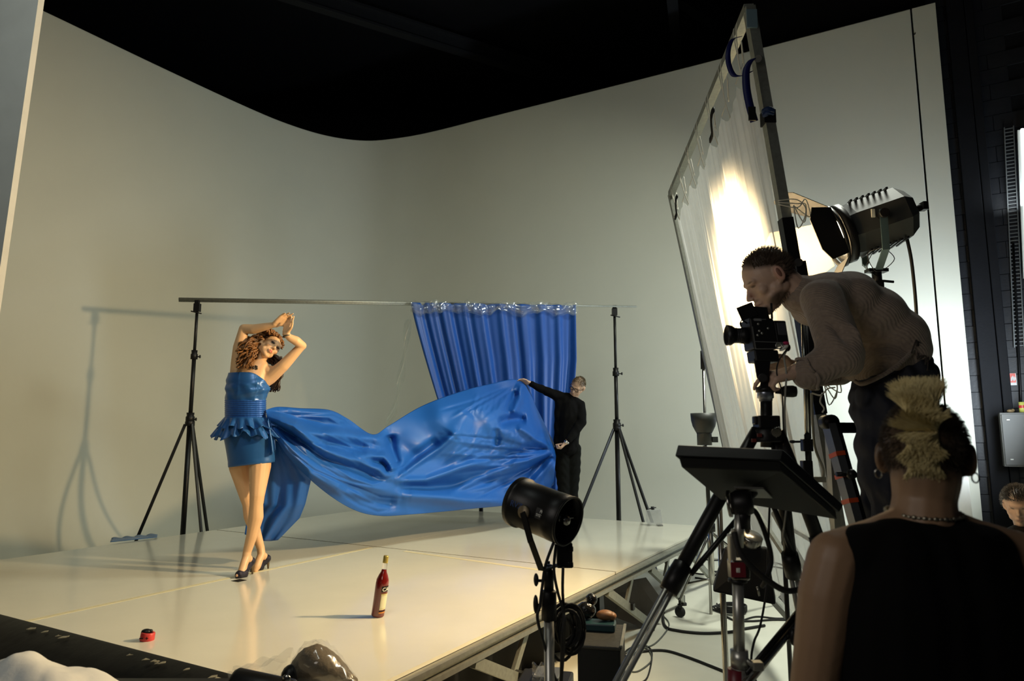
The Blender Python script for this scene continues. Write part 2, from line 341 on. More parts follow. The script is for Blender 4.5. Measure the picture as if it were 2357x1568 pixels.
# fire extinguisher sign
def quad(mbq, c, w, h, off=0):
    c = Vector(c) + wn * off; r = wt * w / 2; u = Vector((0, 0, h / 2)); mbq.add([c - r - u, c + r - u, c + r + u, c - r + u], [(0, 1, 2, 3)])
sg = onwall(2323.5, 873.5, .05); k = (onwall(2340, 873, .05) - onwall(2308, 873, .05)).length / 32.0
t = thing('fire_extinguisher_sign', 'small red and white fire extinguisher sign on the black wall above the grey cabinet', 'sign', sg - Vector((0, 0, 17 * k)))
mb = MB(); mb.box(sg - wn * .004, (32 * k, .006, 34 * k), wR); mb.build('plate', M('sign_white', (.6, .6, .58), .4), t)
mb = MB(); quad(mb, sg + Vector((0, 0, 3.6 * k)), 29.5 * k, 26 * k, .001); mb.build('red_field', M('sign_red', (.62, .06, .03), .4), t)
mb = MB(); c0 = sg - wt * 7 * k + Vector((0, 0, 2 * k)); quad(mb, c0, 7 * k, 15 * k, .003); quad(mb, c0 + Vector((0, 0, 9 * k)), 3 * k, 4 * k, .003); quad(mb, c0 + Vector((0, 0, 10.5 * k)) - wt * 2 * k, 8 * k, 1.6 * k, .003)
for i in range(5):
    c1 = sg + wt * (4 + i * 2.0) * k + Vector((0, 0, (1 + 2.2 * (i % 3)) * k)); r = wt * 1.3 * k; u = Vector((0, 0, 6 * k)); mb.add([c1 - r - u + wn * .003, c1 + r - u + wn * .003, c1 + r + wt * k + wn * .003, c1 + u + wn * .003], [(0, 1, 2, 3)])
mb.build('pictogram', MATS['sign_white'], t)
mb = MB(); quad(mb, sg + Vector((0, 0, -13.2 * k)), 3 * k, 5 * k, .003); mb.build('black_mark', BLK, t)
# grey cabinet and things on it
cb = onwall(2350, 1012, .35); t = thing('electrical_cabinet', 'grey steel wall cabinet at the right edge below the sign', 'cabinet', cb - Vector((0, 0, .35)))
G = M('cabinet_grey', (.075, .075, .068), .55); mb = MB(); mb.box(cb, (.40, .24, .66), wR); mb.build('body', G, t, bevel=.008)
mb = MB(); mb.box(cb + wn * .13, (.37, .012, .62), wR); dr = mb.build('door', G, t, bevel=.004)
for z in (.24, -.24): mb = MB(); mb.box(cb + wn * .14 - wt * .12 + Vector((0, 0, z)), (.03, .012, .012), wR); mb.build('screw', ALU, dr)
cc = onwall(2352, 930, .35); mb = MB(); mb.lathe([(0, 0), (.035, 0), (.035, .13), (0, .13)], (cc.x, cc.y, cb.z + .33), n=16); t = mb.build('tin_can', M('can_yellow', (.55, .55, .12), .35), None, 'small yellow and white tin standing on top of the grey cabinet', 'can')
mb = MB(); mb.lathe([(.0355, .055), (.0355, .09)], (cc.x, cc.y, cb.z + .33), n=16); mb.build('red_band', M('can_red', (.5, .03, .03), .4), t)
cc = onwall(2325, 938, .33); mb = MB(); mb.ball((cc.x, cc.y, cb.z + .352), (.045, .03, .022)); mb.ball((cc.x + .03, cc.y, cb.z + .36), .02); mb.build('crumpled_wrapper', M('brown_wrap', (.22, .15, .07), .5), None, 'small brown crumpled wrapper on the left end of the grey cabinet top', 'wrapper')
mb = MB(); a = onwall(2300, 1130, .02)
for i in range(6):
    for j in range(14): mb.box(a + wt * (i * .022 - .05) + Vector((0, 0, -.12 - j * .05)), (.016, .02, .036), wR)
o = mb.build('vent_grille', M('bluish_grille', (.05, .055, .085), .5), None, 'dark bluish perforated grille low on the black wall left of the seated man', 'grille', kind='stuff')
# tall white board at the far left edge
y0 = 3.9; mb = MB(); x0 = -2.965
mb.hexa([(-5.2, y0 + .05, 0), (x0 - .13, y0 + .05, 0), (x0 - .13, y0 + .0, 0), (-5.2, y0, 0)], [(-5.2, y0 + .05, 5.2), (-2.90, y0 + .05, 5.2), (-2.90, y0, 5.2), (-5.2, y0, 5.2)])
mb.build('white_board', M('white_board', (.50, .50, .475), .6, bump=.1, bscale=60, bdist=.002), None, 'tall white board standing at the far left edge of the picture', 'board')
# low white board by the right end of the cyclorama
mb = MB(); a = P(2150, 1065, 7.5); b = P(2226, 1065, 7.5); mb.prism([(a.x, 7.5, 0), (b.x + .02, 7.5, 0), (b.x, 7.5, a.z - .04), (b.x - .05, 7.5, a.z), (a.x, 7.5, a.z)], (0, .04, 0))
mb.build('polystyrene_board', M('white_board2', (.72, .72, .68), .6), None, 'low white board with a rounded corner standing before the right foot of the white wall', 'board', bevel=.004)

# ================================================================== STAGE
SF = Vector((-.689, 2.851, 0)); SR = Vector((2.293, 8.074, 0)); SL = Vector((-4.679, 5.317, 0)); SB = Vector((-1.62, 10.43, 0))
SU = (SR - SF).normalized(); SV = Vector((-SU.y, SU.x, 0)); ZT = .60
def st(u, v, z=ZT): return SF + SU * u + SV * v + Vector((0, 0, z))
UL, VL = 6.01, 4.70
stage = thing('stage_platform', 'raised glossy white stage platform on folding metal legs that the woman stands on', 'stage', st(3, 2.35, 0))
sR = Matrix((SU, SV, Vector((0, 0, 1)))).transposed()
us = [0, 1.0, 2.0, 3.0, 4.0, 5.0, UL]; vs_ = [0, 2.38, VL]
for i in range(0, 6, 3):
    for j in range(2):
        u0, u1, v0, v1 = us[i], us[i + 3], vs_[j], vs_[j + 1]
        mb = MB(); mb.box(st((u0 + u1) / 2, (v0 + v1) / 2, ZT - .009), (u1 - u0 - .022, v1 - v0 - .003, .018), sR); mb.build('deck_panel', DECK, stage)
mb = MB(); mb.box(st(3, 2.35, ZT - .024), (6.0, 4.68, .010), sR); mb.build('deck_underside', PLY, stage)
PT = M('pale_tape', (.66, .60, .38), .4)
for (a, b) in [((.0, 2.385), (2.93, 2.40)), ((2.93, 2.0), (2.76, .42))]:
    mb = MB(); p_, q_ = st(*a, ZT + .0008), st(*b, ZT + .0008); mb.bar(p_, q_, .045, .0012); mb.build('tape_line', PT, stage, 'pale yellowish tape line stuck on the deck')
for j in range(3):      # edge beam along the right long side: three rails and the web
    pass
for v, sgn in ((-.02, 1), (VL + .02, -1)):
    mb = MB(); mb.bar(st(-.02, v, ZT - .032), st(UL + .02, v, ZT - .032), .045, .022); mb.build('edge_rail', ALU, stage)
    mb = MB(); mb.bar(st(-.02, v, ZT - .085), st(UL + .02, v, ZT - .085), .045, .026); mb.build('edge_rail', ALU, stage)
    mb = MB(); mb.bar(st(-.02, v + .012 * sgn, ZT - .06), st(UL + .02, v + .012 * sgn, ZT - .06), .012, .07); mb.build('edge_web', GALV, stage)
for u in (-.02, UL + .02):
    mb = MB(); mb.bar(st(u, 0, ZT - .055), st(u, VL, ZT - .055), .04, .075); mb.build('end_rail', ALU, stage)
for v in (-.02, 1.9, 3.6, VL - .04):
    for u0 in (-.85, .96, 2.77, 3.76, 4.9):
        if v > 1 and u0 in (-.85,): continue
        if u0 >= 0:
            mb = MB(); mb.bar(st(u0, v, ZT - .10), st(u0 + .96, v, .05), .060, .035, SV); mb.build('leg', GALV, stage)
            mb = MB(); mb.lathe([(0, 0), (.035, 0), (.035, .02), (.02, .03), (.02, .09), (0, .09)], st(u0 + .96, v, 0), n=12); mb.build('foot', RUB, stage)
            mb = MB(); mb.bar(st(u0 + .62, v + .03, ZT - .10), st(u0 + .46, v + .03, .30), .045, .022, SV); mb.build('brace', GALV, stage)
            mb = MB(); mb.box(st(u0 + .46, v - .01, .30), (.04, .06, .05), sR); mb.build('joint', BLKM, stage)
# black sheet added inside, stands in for the shade under the stage
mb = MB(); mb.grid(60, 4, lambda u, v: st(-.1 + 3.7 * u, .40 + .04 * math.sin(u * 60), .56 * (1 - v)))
mb.build('under_stage_shade', GAF, stage)
# black skirt over the front-left edge
def skirt(u, v):
    s_ = -.15 + u * (VL + .3); bow = .05 + v * .62 + .05 * math.sin(s_ * 5 + v * 3) * v
    z = ZT + .004 - (v ** 1.15) * .60 + .02 * math.sin(v * 9 + s_ * 3) * v * (1 - v) * 3
    if v < .08: bow = -.012 + (v / .08) * .05; z = ZT + .004 - .0 * v
    p_ = st(-bow, s_, max(z, .01)); return p_
mb = MB(); mb.grid(90, 26, skirt); mb.build('stage_skirt', M('black_skirt', (.004, .0045, .0045), .55, **{'Specular IOR Level': .3}, var=.3, nscale=14, bump=.3, bscale=5, bdist=.03), None, 'black plastic skirt taped along the front left edge of the stage, sagging to the floor', 'skirt')
mb = MB()
for i in range(34):     # frayed pale scraps of tape along the skirt's top
    s_ = random.choice((.5, 1.1, 1.9, 2.9, 3.5)) + random.gauss(0, .14); r = random.uniform(.006, .02); mb.prism([st(-.02 - random.uniform(0, .05), s_, ZT + .004), st(-.03 - r, s_ + r, ZT + .003), st(-.04 - 2 * r, s_ + .5 * r, ZT + .001), st(-.03 - r, s_ - r, ZT + .002)], (0, 0, .003))
mb.build('tape_scraps', M('torn_tape', (.20, .19, .14), .6), None, 'torn pale scraps of tape scattered along the top of the black skirt', 'tape', kind='stuff')
# floor mark under the front shoe
mb = MB(); c = Pz(550, 1337, ZT); mb.box(c + Vector((0, 0, .0012)), (.075, .075, .0016), sR); mb.build('tape_mark', GAF, None, 'small black square of tape on the stage in front of the woman\'s shoe', 'tape')

# ---- bottle
bt = Pz(869, 1420, ZT); bt.z = ZT
t = thing('bottle', 'red bottle with gold cap and black and cream label standing on the stage', 'bottle', bt)
k = 1.0; bt.z = ZT + .005; ax = Vector((.125, 0, 1)).normalized(); BU, BV, _ = basis(ax)
prf = [(0, 0), (.034, 0), (.0375, .006), (.0375, .185), (.036, .205), (.026, .232), (.0165, .25), (.0145, .262), (.0135, .31), (.0135, .318), (0, .318)]
mb = MB(); mb.lathe(prf, bt, ax, 32)
GL = M('bottle_glass', (.9, .9, .9), .03, var=0, **{'Transmission Weight': 1.0, 'IOR': 1.45}); mb.build('glass', GL, t)
mb = MB(); mb.lathe([(0, .004)] + [(r - .0022, h + .002) for r, h in prf[1:7]] + [(.0125, .262), (0, .262)], bt, ax, 32)
mb.build('liquid', M('red_liquid', (.28, .012, .008), .12, var=.02, **{'Coat Weight': .5}), t)
mb = MB(); mb.lathe([(.0150, .300), (.0155, .302), (.0155, .338), (.013, .342), (0, .342)], bt, ax, 24); mb.build('cap', M('gold_cap', (.45, .36, .10), .35, .6, nscale=80), t)
def wrap(a0, a1, h0, h1, rr=.0382):
    m_ = MB(); m_.grid(10, 2, lambda u, v: bt + ax * (h0 + (h1 - h0) * v) + (Vector((math.cos(a0 + (a1 - a0) * u), math.sin(a0 + (a1 - a0) * u), 0))) * rr); return m_
a0, a1 = math.radians(-78), math.radians(20)
wrap(a0, a1, .140, .172).build('black_band', GAF, t)
wrap(a0 + .06, a1, .040, .128).build('paper_label', M('cream_label', (.62, .60, .42), .6), t)
for h0, h1, mm in ((.126, .130, MATS['gold_cap']), (.030, .035, GAF), (.020, .028, M('label_orange', (.5, .18, .03), .5))): wrap(a0 + .03, a1, h0, h1, .0383).build('label_stripe', mm, t)
for h0, h1, b0, b1 in ((.046, .048, .12, 1.2), (.120, .122, .12, 1.2), (.046, .122, .12, .145)): wrap(a0 + b0, a0 + b1, h0, h1, .0385).build('label_frame', MATS['gold_cap'], t)
def text_mesh(name, body_, size, mat, parent, place, flat=0.0):
    cu = bpy.data.curves.new('txt', 'FONT'); cu.body = body_; cu.size = size; cu.resolution_u = 3; cu.offset = size * .012
    o = bpy.data.objects.new('txt', cu); COL.objects.link(o); dg = bpy.context.evaluated_depsgraph_get(); me = bpy.data.meshes.new_from_object(o.evaluated_get(dg)); bpy.data.objects.remove(o)
    b_ = bmesh.new(); b_.from_mesh(me); bmesh.ops.subdivide_edges(b_, edges=[e for e in b_.edges if e.calc_length() > size * .15], cuts=2); b_.to_mesh(me)
    for v in me.vertices: v.co = place(v.co.x, v.co.y)
    me.materials.clear(); return link_mesh(me, name, mat, parent)
PRT = M('white_print', (.75, .75, .68), .5)
text_mesh('lettering', 'CAMPARI', .031, PRT, t, lambda x, y: bt + ax * (.1445 + y * .95) + Vector((math.cos(a0 + .10 + x / .0385), math.sin(a0 + .10 + x / .0385), 0)) * .0387)

# ---- red tape roll
c = Pz(338, 1474, ZT); c.z = ZT; t = thing('tape_roll', 'small roll of red tape with a black top near the stage\'s left front', 'tape roll', c)
mb = MB(); mb.lathe([(.022, 0), (.034, 0), (.035, .003), (.034, .036), (.030, .040), (.022, .038), (.022, 0)], c, (.10, .05, 1), 22); mb.build('roll', M('red_tape', (.55, .045, .04), .4, var=.2, nscale=60), t)
mb = MB(); mb.ball(c + Vector((-.006, 0, .042)), (.026, .022, .014), 10); mb.ball(c + Vector((.012, .004, .045)), (.014, .012, .008), 8); mb.build('black_top', BLK, t)
mb = MB(); q = c + Vector((.016, -.0325, .018)); mb.box(q, (.014, .002, .003)); mb.box(q, (.003, .002, .014)); mb.box(c + Vector((-.012, -.0345, .018)), (.018, .002, .005)); mb.build('black_marks', GAF, t)

# ---- bundle in a plastic bag at the front corner of the stage
c = Pz(735, 1578, ZT); c.z = ZT
t = thing('bagged_bundle', 'brown bundle wrapped in clear crinkled plastic at the front corner of the stage', 'bundle', c)
def bund(mbx, k, wob, z0=0):
    rs = []
    for i in range(17):
        f = i / 16; x = -.14 + .30 * f; r = k * (.074 * math.sin(math.pi * min(1, (f * .93 + .05)) ** .75) + .008)
        rs.append([c + Vector((x, (r * 1.05) * math.cos(a) + .03 * (1 - f), max(.004, r * .95 + r * math.sin(a) * .95 + wob * math.sin(7 * a + i * 1.7) + 1.6 * wob * noise.noise(Vector((i * .9, a * 2.2, k * 5))) + z0))) for a in [2 * math.pi * j / 24 for j in range(24)]])
    mbx.loft(rs); return mbx
bund(MB(), 1.0, .003).build('bundle', M('brown_bundle', (.095, .068, .034), .8, var=.4, nscale=25, bump=.6, bscale=50, bdist=.01), t)
mb = MB(); mb.ball(c + Vector((-.115, -.03, .048)), (.038, .048, .044), 14); mb.build('black_end', BLK, t)
PLF = film('clear_plastic_bag', (.7, .72, .72), .17, .12)
bund(MB(), 1.14, .009, -.004).build('plastic_film', PLF, t)
mb = MB(); mb.grid(26, 14, lambda u, v: c + Vector((-.14 - .27 * u, -.06 + .22 * v * (1 - .5 * u) + .1 * u, .02 + .10 * (1 - u) * math.sin(math.pi * v) + .012 * math.sin(u * 14 + v * 11) + .01 * math.sin(v * 23)))); mb.build('loose_film', PLF, t)

# ---- foreground left: cloth on a dark case, rounded black lamp head edge
c = P(60, 1568, 2.15); t = MB(); t.box((c.x - .15, 2.25, .40), (1.35, .62, .80)); t.build('dark_case', BLK, None, 'dark equipment case at the bottom left corner under the white towel', 'case', bevel=.02)
def lump(u, v):
    x = -1.66 + .50 * u; y = 1.93 + .42 * v
    e = math.sin(math.pi * min(1, max(0, u * .92 + .08))) ** .7 * math.sin(math.pi * min(1, v * .85 + .12))
    h = .165 * e + (.012 * math.sin(x * 17 + y * 30) + .035 * noise.noise(Vector((x * 7, y * 7, 1))) + .014 * abs(noise.noise(Vector((x * 16, y * 9, 4))))) * e
    return Vector((x, y, .825 + max(0, h)))
mb = MB(); mb.grid(70, 40, lump); o = mb.build('white_towel', WHITE, None, 'rumpled white towel heaped at the bottom left corner', 'towel', thick=.006)
c2 = P(602, 1563, 2.4); mb = MB(); mb.lathe([(0, -.10), (.045, -.10), (.052, -.09), (.052, .10), (.046, .11), (0, .11)], c2 - Vector((0, 0, .035)), (1, -.05, -.18), 24)
t = mb.build('black_lamp_head', BLKM, None, 'rounded black lamp head poking up at the bottom edge left of the bagged bundle', 'lamp')
mb = MB(); mb.lathe([(.0, 0), (.013, 0), (.015, .004), (.011, .008), (0, .008)], P(660, 1563, 2.33), (0, -1, 0), 14); mb.build('chrome_knob', CHR, t, 'chrome knob')
mb = MB(); q = c2 - Vector((0, 0, .09)); mb.rod(q, (q.x, q.y, 0), .014); mb.build('pole', BLKM, t)
# ================================================================== BACK STANDS, BAR, CURTAIN
def light_stand(name, label, x, y, ztop, hub, foot_r, az, group=None, collars=(), r=(.030, .024, .018), mat=BLKM, tag=None):
    t = thing(name, label, 'stand', (x, y, 0), group)
    zz = [.06] + [c for c in collars] + [ztop]
    for i in range(len(zz) - 1):
        mb = MB(); mb.rod((x, y, zz[i]), (x, y, zz[i + 1] + .02), r[min(i, len(r) - 1)]); mb.build('pole', mat, t)
    for i, c in enumerate(collars):
        mb = MB(); rr = r[min(i, len(r) - 1)]; mb.lathe([(0, -.06), (rr * 1.7, -.06), (rr * 1.7, .0), (rr * 1.35, .01), (rr * 1.5, .05), (0, .05)], (x, y, c), n=16); mb.rod((x, y, c - .03), (x + .075, y - .02, c - .03), .008); mb.ball((x + .08, y - .02, c - .03), (.012, .012, .022), 8); mb.build('collar', BLK, t)
    mb = MB(); mb.lathe([(0, -.05), (.055, -.05), (.055, 0), (.04, .02), (.04, .06), (0, .06)], (x, y, hub), n=16); mb.build('hub', BLK, t)
    for a in az:
        a = math.radians(a); e = Vector((math.cos(a), math.sin(a), 0)); p0 = Vector((x, y, hub - .03)) + e * .05; p1 = Vector((x, y, .02)) + e * foot_r
        mb = MB(); mb.bar(p0, p1, .034, .022, e.cross(Vector((0, 0, 1)))); mb.build('leg', mat, t)
        mb = MB(); mb.ball(p1, (.03, .03, .02), 8); mb.build('foot', RUB, t)
    mb = MB(); mb.lathe([(0, 0), (.05, 0), (.05, .04), (0, .04)], (x, y, .30), n=14); mb.build('lower_collar', mat, t)
    mb = MB(); mb.box((x, y, ztop), (.07, .06, .10)); mb.rod((x - .06, y - .03, ztop - .05), (x + .07, y - .03, ztop - .08), .008); mb.box((x, y - .01, ztop + .06), (.05, .04, .06)); mb.build('clamp', BLK, t)
    return t
sl = P(424, 1233, 8.3); st_l = P(452, 690, 8.3); st_r = P(1413, 705, 9.3)
xl = (sl.x + st_l.x) / 2; xr = 1.418
light_stand('light_stand', 'tall black stand left of the woman holding the bar\'s left end', xl, 8.3, st_l.z - .10, 1.80, .62, (200, 320, 80), 'stands holding the crossbar', (1.86, 2.62))
light_stand('light_stand', 'tall black stand right of the man in black holding the bar\'s right end', xr, 9.3, st_r.z - .08, 1.75, .90, (205, 302, 290), 'stands holding the crossbar', (1.80, 2.50), r=(.032, .026, .019))
bl, br = P(412, 689, 8.3), P(1465, 706, 9.3); bm_ = bl.lerp(br, .52)
t = thing('crossbar', 'long metal crossbar spanning the two black stands', 'bar', bl)
mb = MB(); mb.rod(bl, bm_, .022); mb.rod(bl.lerp(br, .0) + Vector((0, 0, -.022)), bm_ + Vector((0, 0, -.02)), .012); mb.build('thick_tube', GALV, t)
mb = MB(); mb.rod(bm_, br, .013); mb.build('thin_tube', GALV, t)
def barpt(px):
    a = (px - 412) / (1465 - 412.)
    d = ray(px, 700); # intersection in plan with the bar's vertical plane
    k = d.x / d.y; dx, dy = br.x - bl.x, br.y - bl.y; s_ = (k * bl.y - bl.x) / (dx - k * dy); return bl.lerp(br, s_)
cl, cr = barpt(945), barpt(1324); cdir = (cr - cl).normalized(); cn = Vector((cdir.y, -cdir.x, 0)).normalized()
def cfold(u, v):
    x = u * 60 + 2.2 * math.sin(u * 5) ; a = .45 + .55 * v
    h = .030 * math.sin(x) + .022 * math.sin(x * .53 + 1 + v * .6) + .014 * math.sin(x * 2.1 + v * 2) * (1 - v * .3)
    h += .05 * math.sin(u * 9 + 4) * v + .06 * math.exp(-((u - .70 + .02 * v) / .02) ** 2) - .06 * math.exp(-((u - .64) / .02) ** 2)
    return h * a
def curtain(u, v):
    lx = 945 + (1085 - 945) * (v * .97) ** 1.12; rx = 1323 - (34 * max(0, v - .3)) ; px = lx + (rx - lx) * u
    b = barpt(px); top = b.z; zz = top - v * (top - .92)
    p_ = Vector((b.x, b.y, zz)); p_ += cn * (cfold(u, v) + .03)
    d = ray(px, 900); return p_
mb = MB(); mb.grid(300, 60, curtain); mb.build('blue_curtain', SATIN, None, 'pleated blue satin curtain hanging from the crossbar behind the man in black', 'curtain', thick=.003)
mb = MB()
def pl_sheet(u, v):
    b = barpt(945 + 381 * u); a = v * 2 * math.pi * .80 + 2.0; r = .052 + .032 * math.sin(u * 31) * math.sin(v * 5) + .035 * noise.noise(Vector((u * 26, v * 4, 0))) + .05 * abs(math.sin(u * 11 + .5)) * max(0, -math.sin(a))
    return b + cn * (.03 + r * .9 * math.cos(a) * 1.0 + .03) + Vector((0, 0, -.035 + r * 1.15 * math.sin(a)))
mb.grid(220, 22, pl_sheet); FILM = film('clear_plastic_sheet', (.62, .70, .68), .30, .2); mb.build('plastic_wrap', FILM, None, 'crumpled clear plastic sheet bunched along the top edge of the blue curtain', 'plastic sheet')
tat = [(940, 735), (935, 790), (925, 850), (918, 900), (905, 950), (885, 1000)]
def tatter(u, v):
    f = v * 5; i = min(4, int(f)); g = f - i; px = tat[i][0] + (tat[i + 1][0] - tat[i][0]) * g; py = tat[i][1] + (tat[i + 1][1] - tat[i][1]) * g
    return P(px + (u - .5) * (12 + 6 * math.sin(v * 17)), py, 9.0 + .06 * math.sin(u * 6 + v * 20))
mb = MB(); mb.grid(8, 60, tatter); mb.build('plastic_tatter', film('pale_green_film', (.5, .66, .60), .30, .3), None, 'thin torn strip of clear plastic dangling left of the blue curtain', 'plastic strip')

# ================================================================== TRAIN
TOP = [(612, 944), (640, 937), (690, 940), (757, 944), (800, 964), (856, 1000), (895, 980), (965, 938), (1040, 908), (1120, 886), (1200, 877), (1238, 945), (1281, 1034)]
BOT = [(618, 984), (660, 1046), (714, 1104), (772, 1150), (825, 1178), (878, 1188), (940, 1185), (1010, 1179), (1090, 1171), (1165, 1163), (1225, 1146), (1254, 1130), (1274, 1116)]
TY = [5.36, 5.45, 5.62, 5.85, 6.1, 6.35, 6.6, 6.95, 7.3, 7.65, 7.95, 8.08, 8.15]
def cr1(arr, f):
    i = min(len(arr) - 2, int(f)); g = f - i; n_ = len(arr); q = [np.array(arr[max(0, min(n_ - 1, j))], float) for j in (i - 1, i, i + 1, i + 2)]
    return .5 * ((2 * q[1]) + (q[2] - q[0]) * g + (2 * q[0] - 5 * q[1] + 4 * q[2] - q[3]) * g * g + (3 * q[1] - q[0] - 3 * q[2] + q[3]) * g ** 3)
RIDGES = [([(612, 960), (676, 979), (728, 1030), (790, 1053), (830, 1060), (870, 1078), (899, 1098)], 10, .085),
 ([(614, 968), (661, 1030), (716, 1090), (783, 1128), (860, 1150)], 10, .060),
 ([(614, 964), (690, 1010), (745, 1056), (820, 1082), (890, 1110)], 12, -.075),
 ([(620, 955), (692, 992), (740, 1000), (771, 997), (814, 1003), (860, 1008), (893, 1022)], 13, .085),
 ([(640, 950), (700, 962), (740, 975), (790, 980), (850, 1005)], 15, -.05),
 ([(740, 1022), (790, 1028), (850, 1030)], 12, -.07),
 ([(640, 944), (700, 948), (757, 956), (800, 975)], 12, .05),
 ([(820, 1046), (884, 1050), (900, 1066), (905, 1086)], 9, .085),
 ([(850, 1062), (880, 1068), (893, 1088)], 8, -.06),
 ([(915, 1100), (951, 1071), (1012, 1031), (1049, 998)], 7, .075), ([(922, 1090), (960, 1050), (1010, 1012)], 11, -.075),
 ([(915, 1108), (982, 1106), (1058, 1078), (1119, 1062)], 9, .085), ([(915, 1122), (990, 1124), (1070, 1112), (1150, 1088)], 16, -.10),
 ([(925, 1136), (985, 1140), (1070, 1152), (1165, 1156)], 15, .09), ([(780, 1120), (850, 1152), (915, 1160)], 14, -.07),
 ([(895, 1000), (900, 1030), (915, 1075)], 12, -.12), ([(912, 1020), (940, 1045)], 24, -.08),
 ([(1020, 950), (1090, 930), (1140, 950)], 42, .16), ([(1060, 1010), (1120, 985), (1190, 1000)], 48, .17),
 ([(1040, 1005), (1080, 950)], 20, .05), ([(1146, 975), (1175, 966), (1212, 968)], 13, -.13), ([(1142, 985), (1144, 1030)], 9, -.05),
 ([(1275, 1036), (1232, 1010), (1190, 978)], 9, .09), ([(1278, 1040), (1196, 1066), (1119, 1096), (1040, 1132)], 8, .075),
 ([(1278, 1042), (1210, 1082), (1140, 1122)], 9, -.07), ([(1278, 1044), (1252, 1083), (1222, 1120)], 7, .07), ([(1278, 1044), (1245, 1075), (1200, 1112)], 8, -.05),
 ([(1200, 880), (1195, 920), (1178, 955)], 9, .08), ([(1190, 900), (1165, 950)], 11, -.05), ([(1270, 1030), (1215, 1030), (1160, 1050)], 9, -.06)]
for i in range(16):     # fine wrinkles fanning across the billow
    x0 = 1035 + i * 13; RIDGES.append(([(x0 + 30 + 5 * (i % 3), 975 + (i * 7 % 5) * 9), (x0 + 12, 1020 + (i % 4) * 7), (x0 - 26 - (i % 4) * 4, 1052 + (i * 3 % 5) * 6)], 4.2, .014))
for i in range(9): RIDGES.append(([(1100 + i * 11, 905 + (i % 3) * 5), (1082 + i * 13, 950)], 4, .015))
def seg_d(X, Y, pl):
    best = np.full(X.shape, 1e9); par = np.zeros(X.shape); n_ = len(pl) - 1
    for i in range(n_):
        ax, ay = pl[i]; bx, by = pl[i + 1]; dx, dy = bx - ax, by - ay; L2 = dx * dx + dy * dy
        t_ = np.clip(((X - ax) * dx + (Y - ay) * dy) / L2, 0, 1); d = np.hypot(X - ax - t_ * dx, Y - ay - t_ * dy)
        m_ = d < best; best[m_] = d[m_]; par[m_] = (i + t_[m_]) / n_
    return best, par
for i in range(15):     # long fine folds running out from the waist
    v0 = .06 + .88 * (i + .3) / 15; pl = []
    for f in np.linspace(.3 + (i % 3) * .3, 4.6 + (i * 7 % 5) * .35, 7):
        a_, b_ = cr1(TOP, f), cr1(BOT, f); vv_ = v0 + .05 * math.sin(f * 1.3 + i); q_ = a_ * (1 - vv_) + b_ * vv_; pl.append((q_[0], q_[1]))
    RIDGES.append((pl, 3.2 + (i % 3) * .8, .016 * (1 if i % 2 else -1)))
for i in range(11):     # folds pulled towards the man's lower hand
    t_ = i / 10; e_ = (1010 + 60 * t_ + (i % 3) * 22, 1000 + 150 * t_); m_ = (1150, 1012 + 108 * t_ + 6 * (i % 2)); RIDGES.append(([(1272, 1038), (1215, 1030 + 62 * t_), m_, e_], 3.4 + (i % 2), .020 * (1 if i % 2 else -1)))
for i in range(7):      # folds hanging from the upper hand
    RIDGES.append(([(1197, 880), (1185 - i * 16, 912 + i * 2), (1160 - i * 24, 945 + (i % 3) * 8)], 3.5, .016 * (1 if i % 2 else -1)))
NU, NV = 340, 130
X = np.zeros((NV, NU)); Yp = np.zeros((NV, NU)); D = np.zeros((NV, NU))
for i in range(NU):
    f = i / (NU - 1) * 12; a = cr1(TOP, f); b = cr1(BOT, f); y_ = float(np.interp(f, range(13), TY))
    if f < 9.98 and f > 9.0 or 5 < f < 6: pass
    for j in range(NV):
        v = j / (NV - 1); X[j, i], Yp[j, i] = a * (1 - v) + b * v; D[j, i] = y_ - .22 * math.sin(math.pi * v) * min(1, f / 2) + .10 * (1 - v) * min(1, f / 3)
for pl, w, amp in RIDGES:
    d, t_ = seg_d(X, Yp, pl); D -= (1.35 if w > 6 else 1.0) * amp * np.exp(-(d / w) ** 2) * (np.clip(np.minimum(t_, 1 - t_) * 6 + .25, 0, 1) if w < 22 else 1)
D -= .006 * np.sin(Yp * .11 - X * .05 + 2 * np.sin(X * .013))
edge = np.minimum(np.linspace(0, 1, NV)[:, None], 1 - np.linspace(0, 1, NV)[:, None]) * NV / 3.0
vs = [P(X[j, i], Yp[j, i], D[j, i]) for j in range(NV) for i in range(NU)]
mb = MB(); mb.add(vs, [(j * NU + i, j * NU + i + 1, (j + 1) * NU + i + 1, (j + 1) * NU + i) for j in range(NV - 1) for i in range(NU - 1)], True)
train = thing('satin_train', 'long billowing blue satin train sweeping from the woman\'s waist to the man in black', 'fabric', P(900, 1180, 6.3))
SATT = M('blue_satin_train', (.010, .088, .38), .46, 0.0, **{'Specular IOR Level': .35}, var=.08, nscale=2.5, bump=.06, bscale=10, bdist=.006)
mb.build('sweeping_cloth', SATT, train, thick=.003)
TL = [(628, 1005), (617, 1060), (612, 1110), (608, 1160), (570, 1182), (563, 1230)]; TR = [(650, 1030), (700, 1086), (716, 1105), (703, 1160), (690, 1192), (640, 1243)]
def tail(u, v):
    f = v * 5; i = min(4, int(f)); g = f - i; ax = TL[i][0] + (TL[i + 1][0] - TL[i][0]) * g; ay = TL[i][1] + (TL[i + 1][1] - TL[i][1]) * g
    bx = TR[i][0] + (TR[i + 1][0] - TR[i][0]) * g; by = TR[i][1] + (TR[i + 1][1] - TR[i][1]) * g
    d = .045 * math.sin(u * 8 + v * 4) * v + .06 * math.sin(u * 3.2 + 1) * v + .02 * math.sin(u * 21 - v * 5) * v
    return P(ax + (bx - ax) * u, ay + (by - ay) * u + 8 * math.sin(u * 3.1) * v, 5.52 + .15 * v - d)
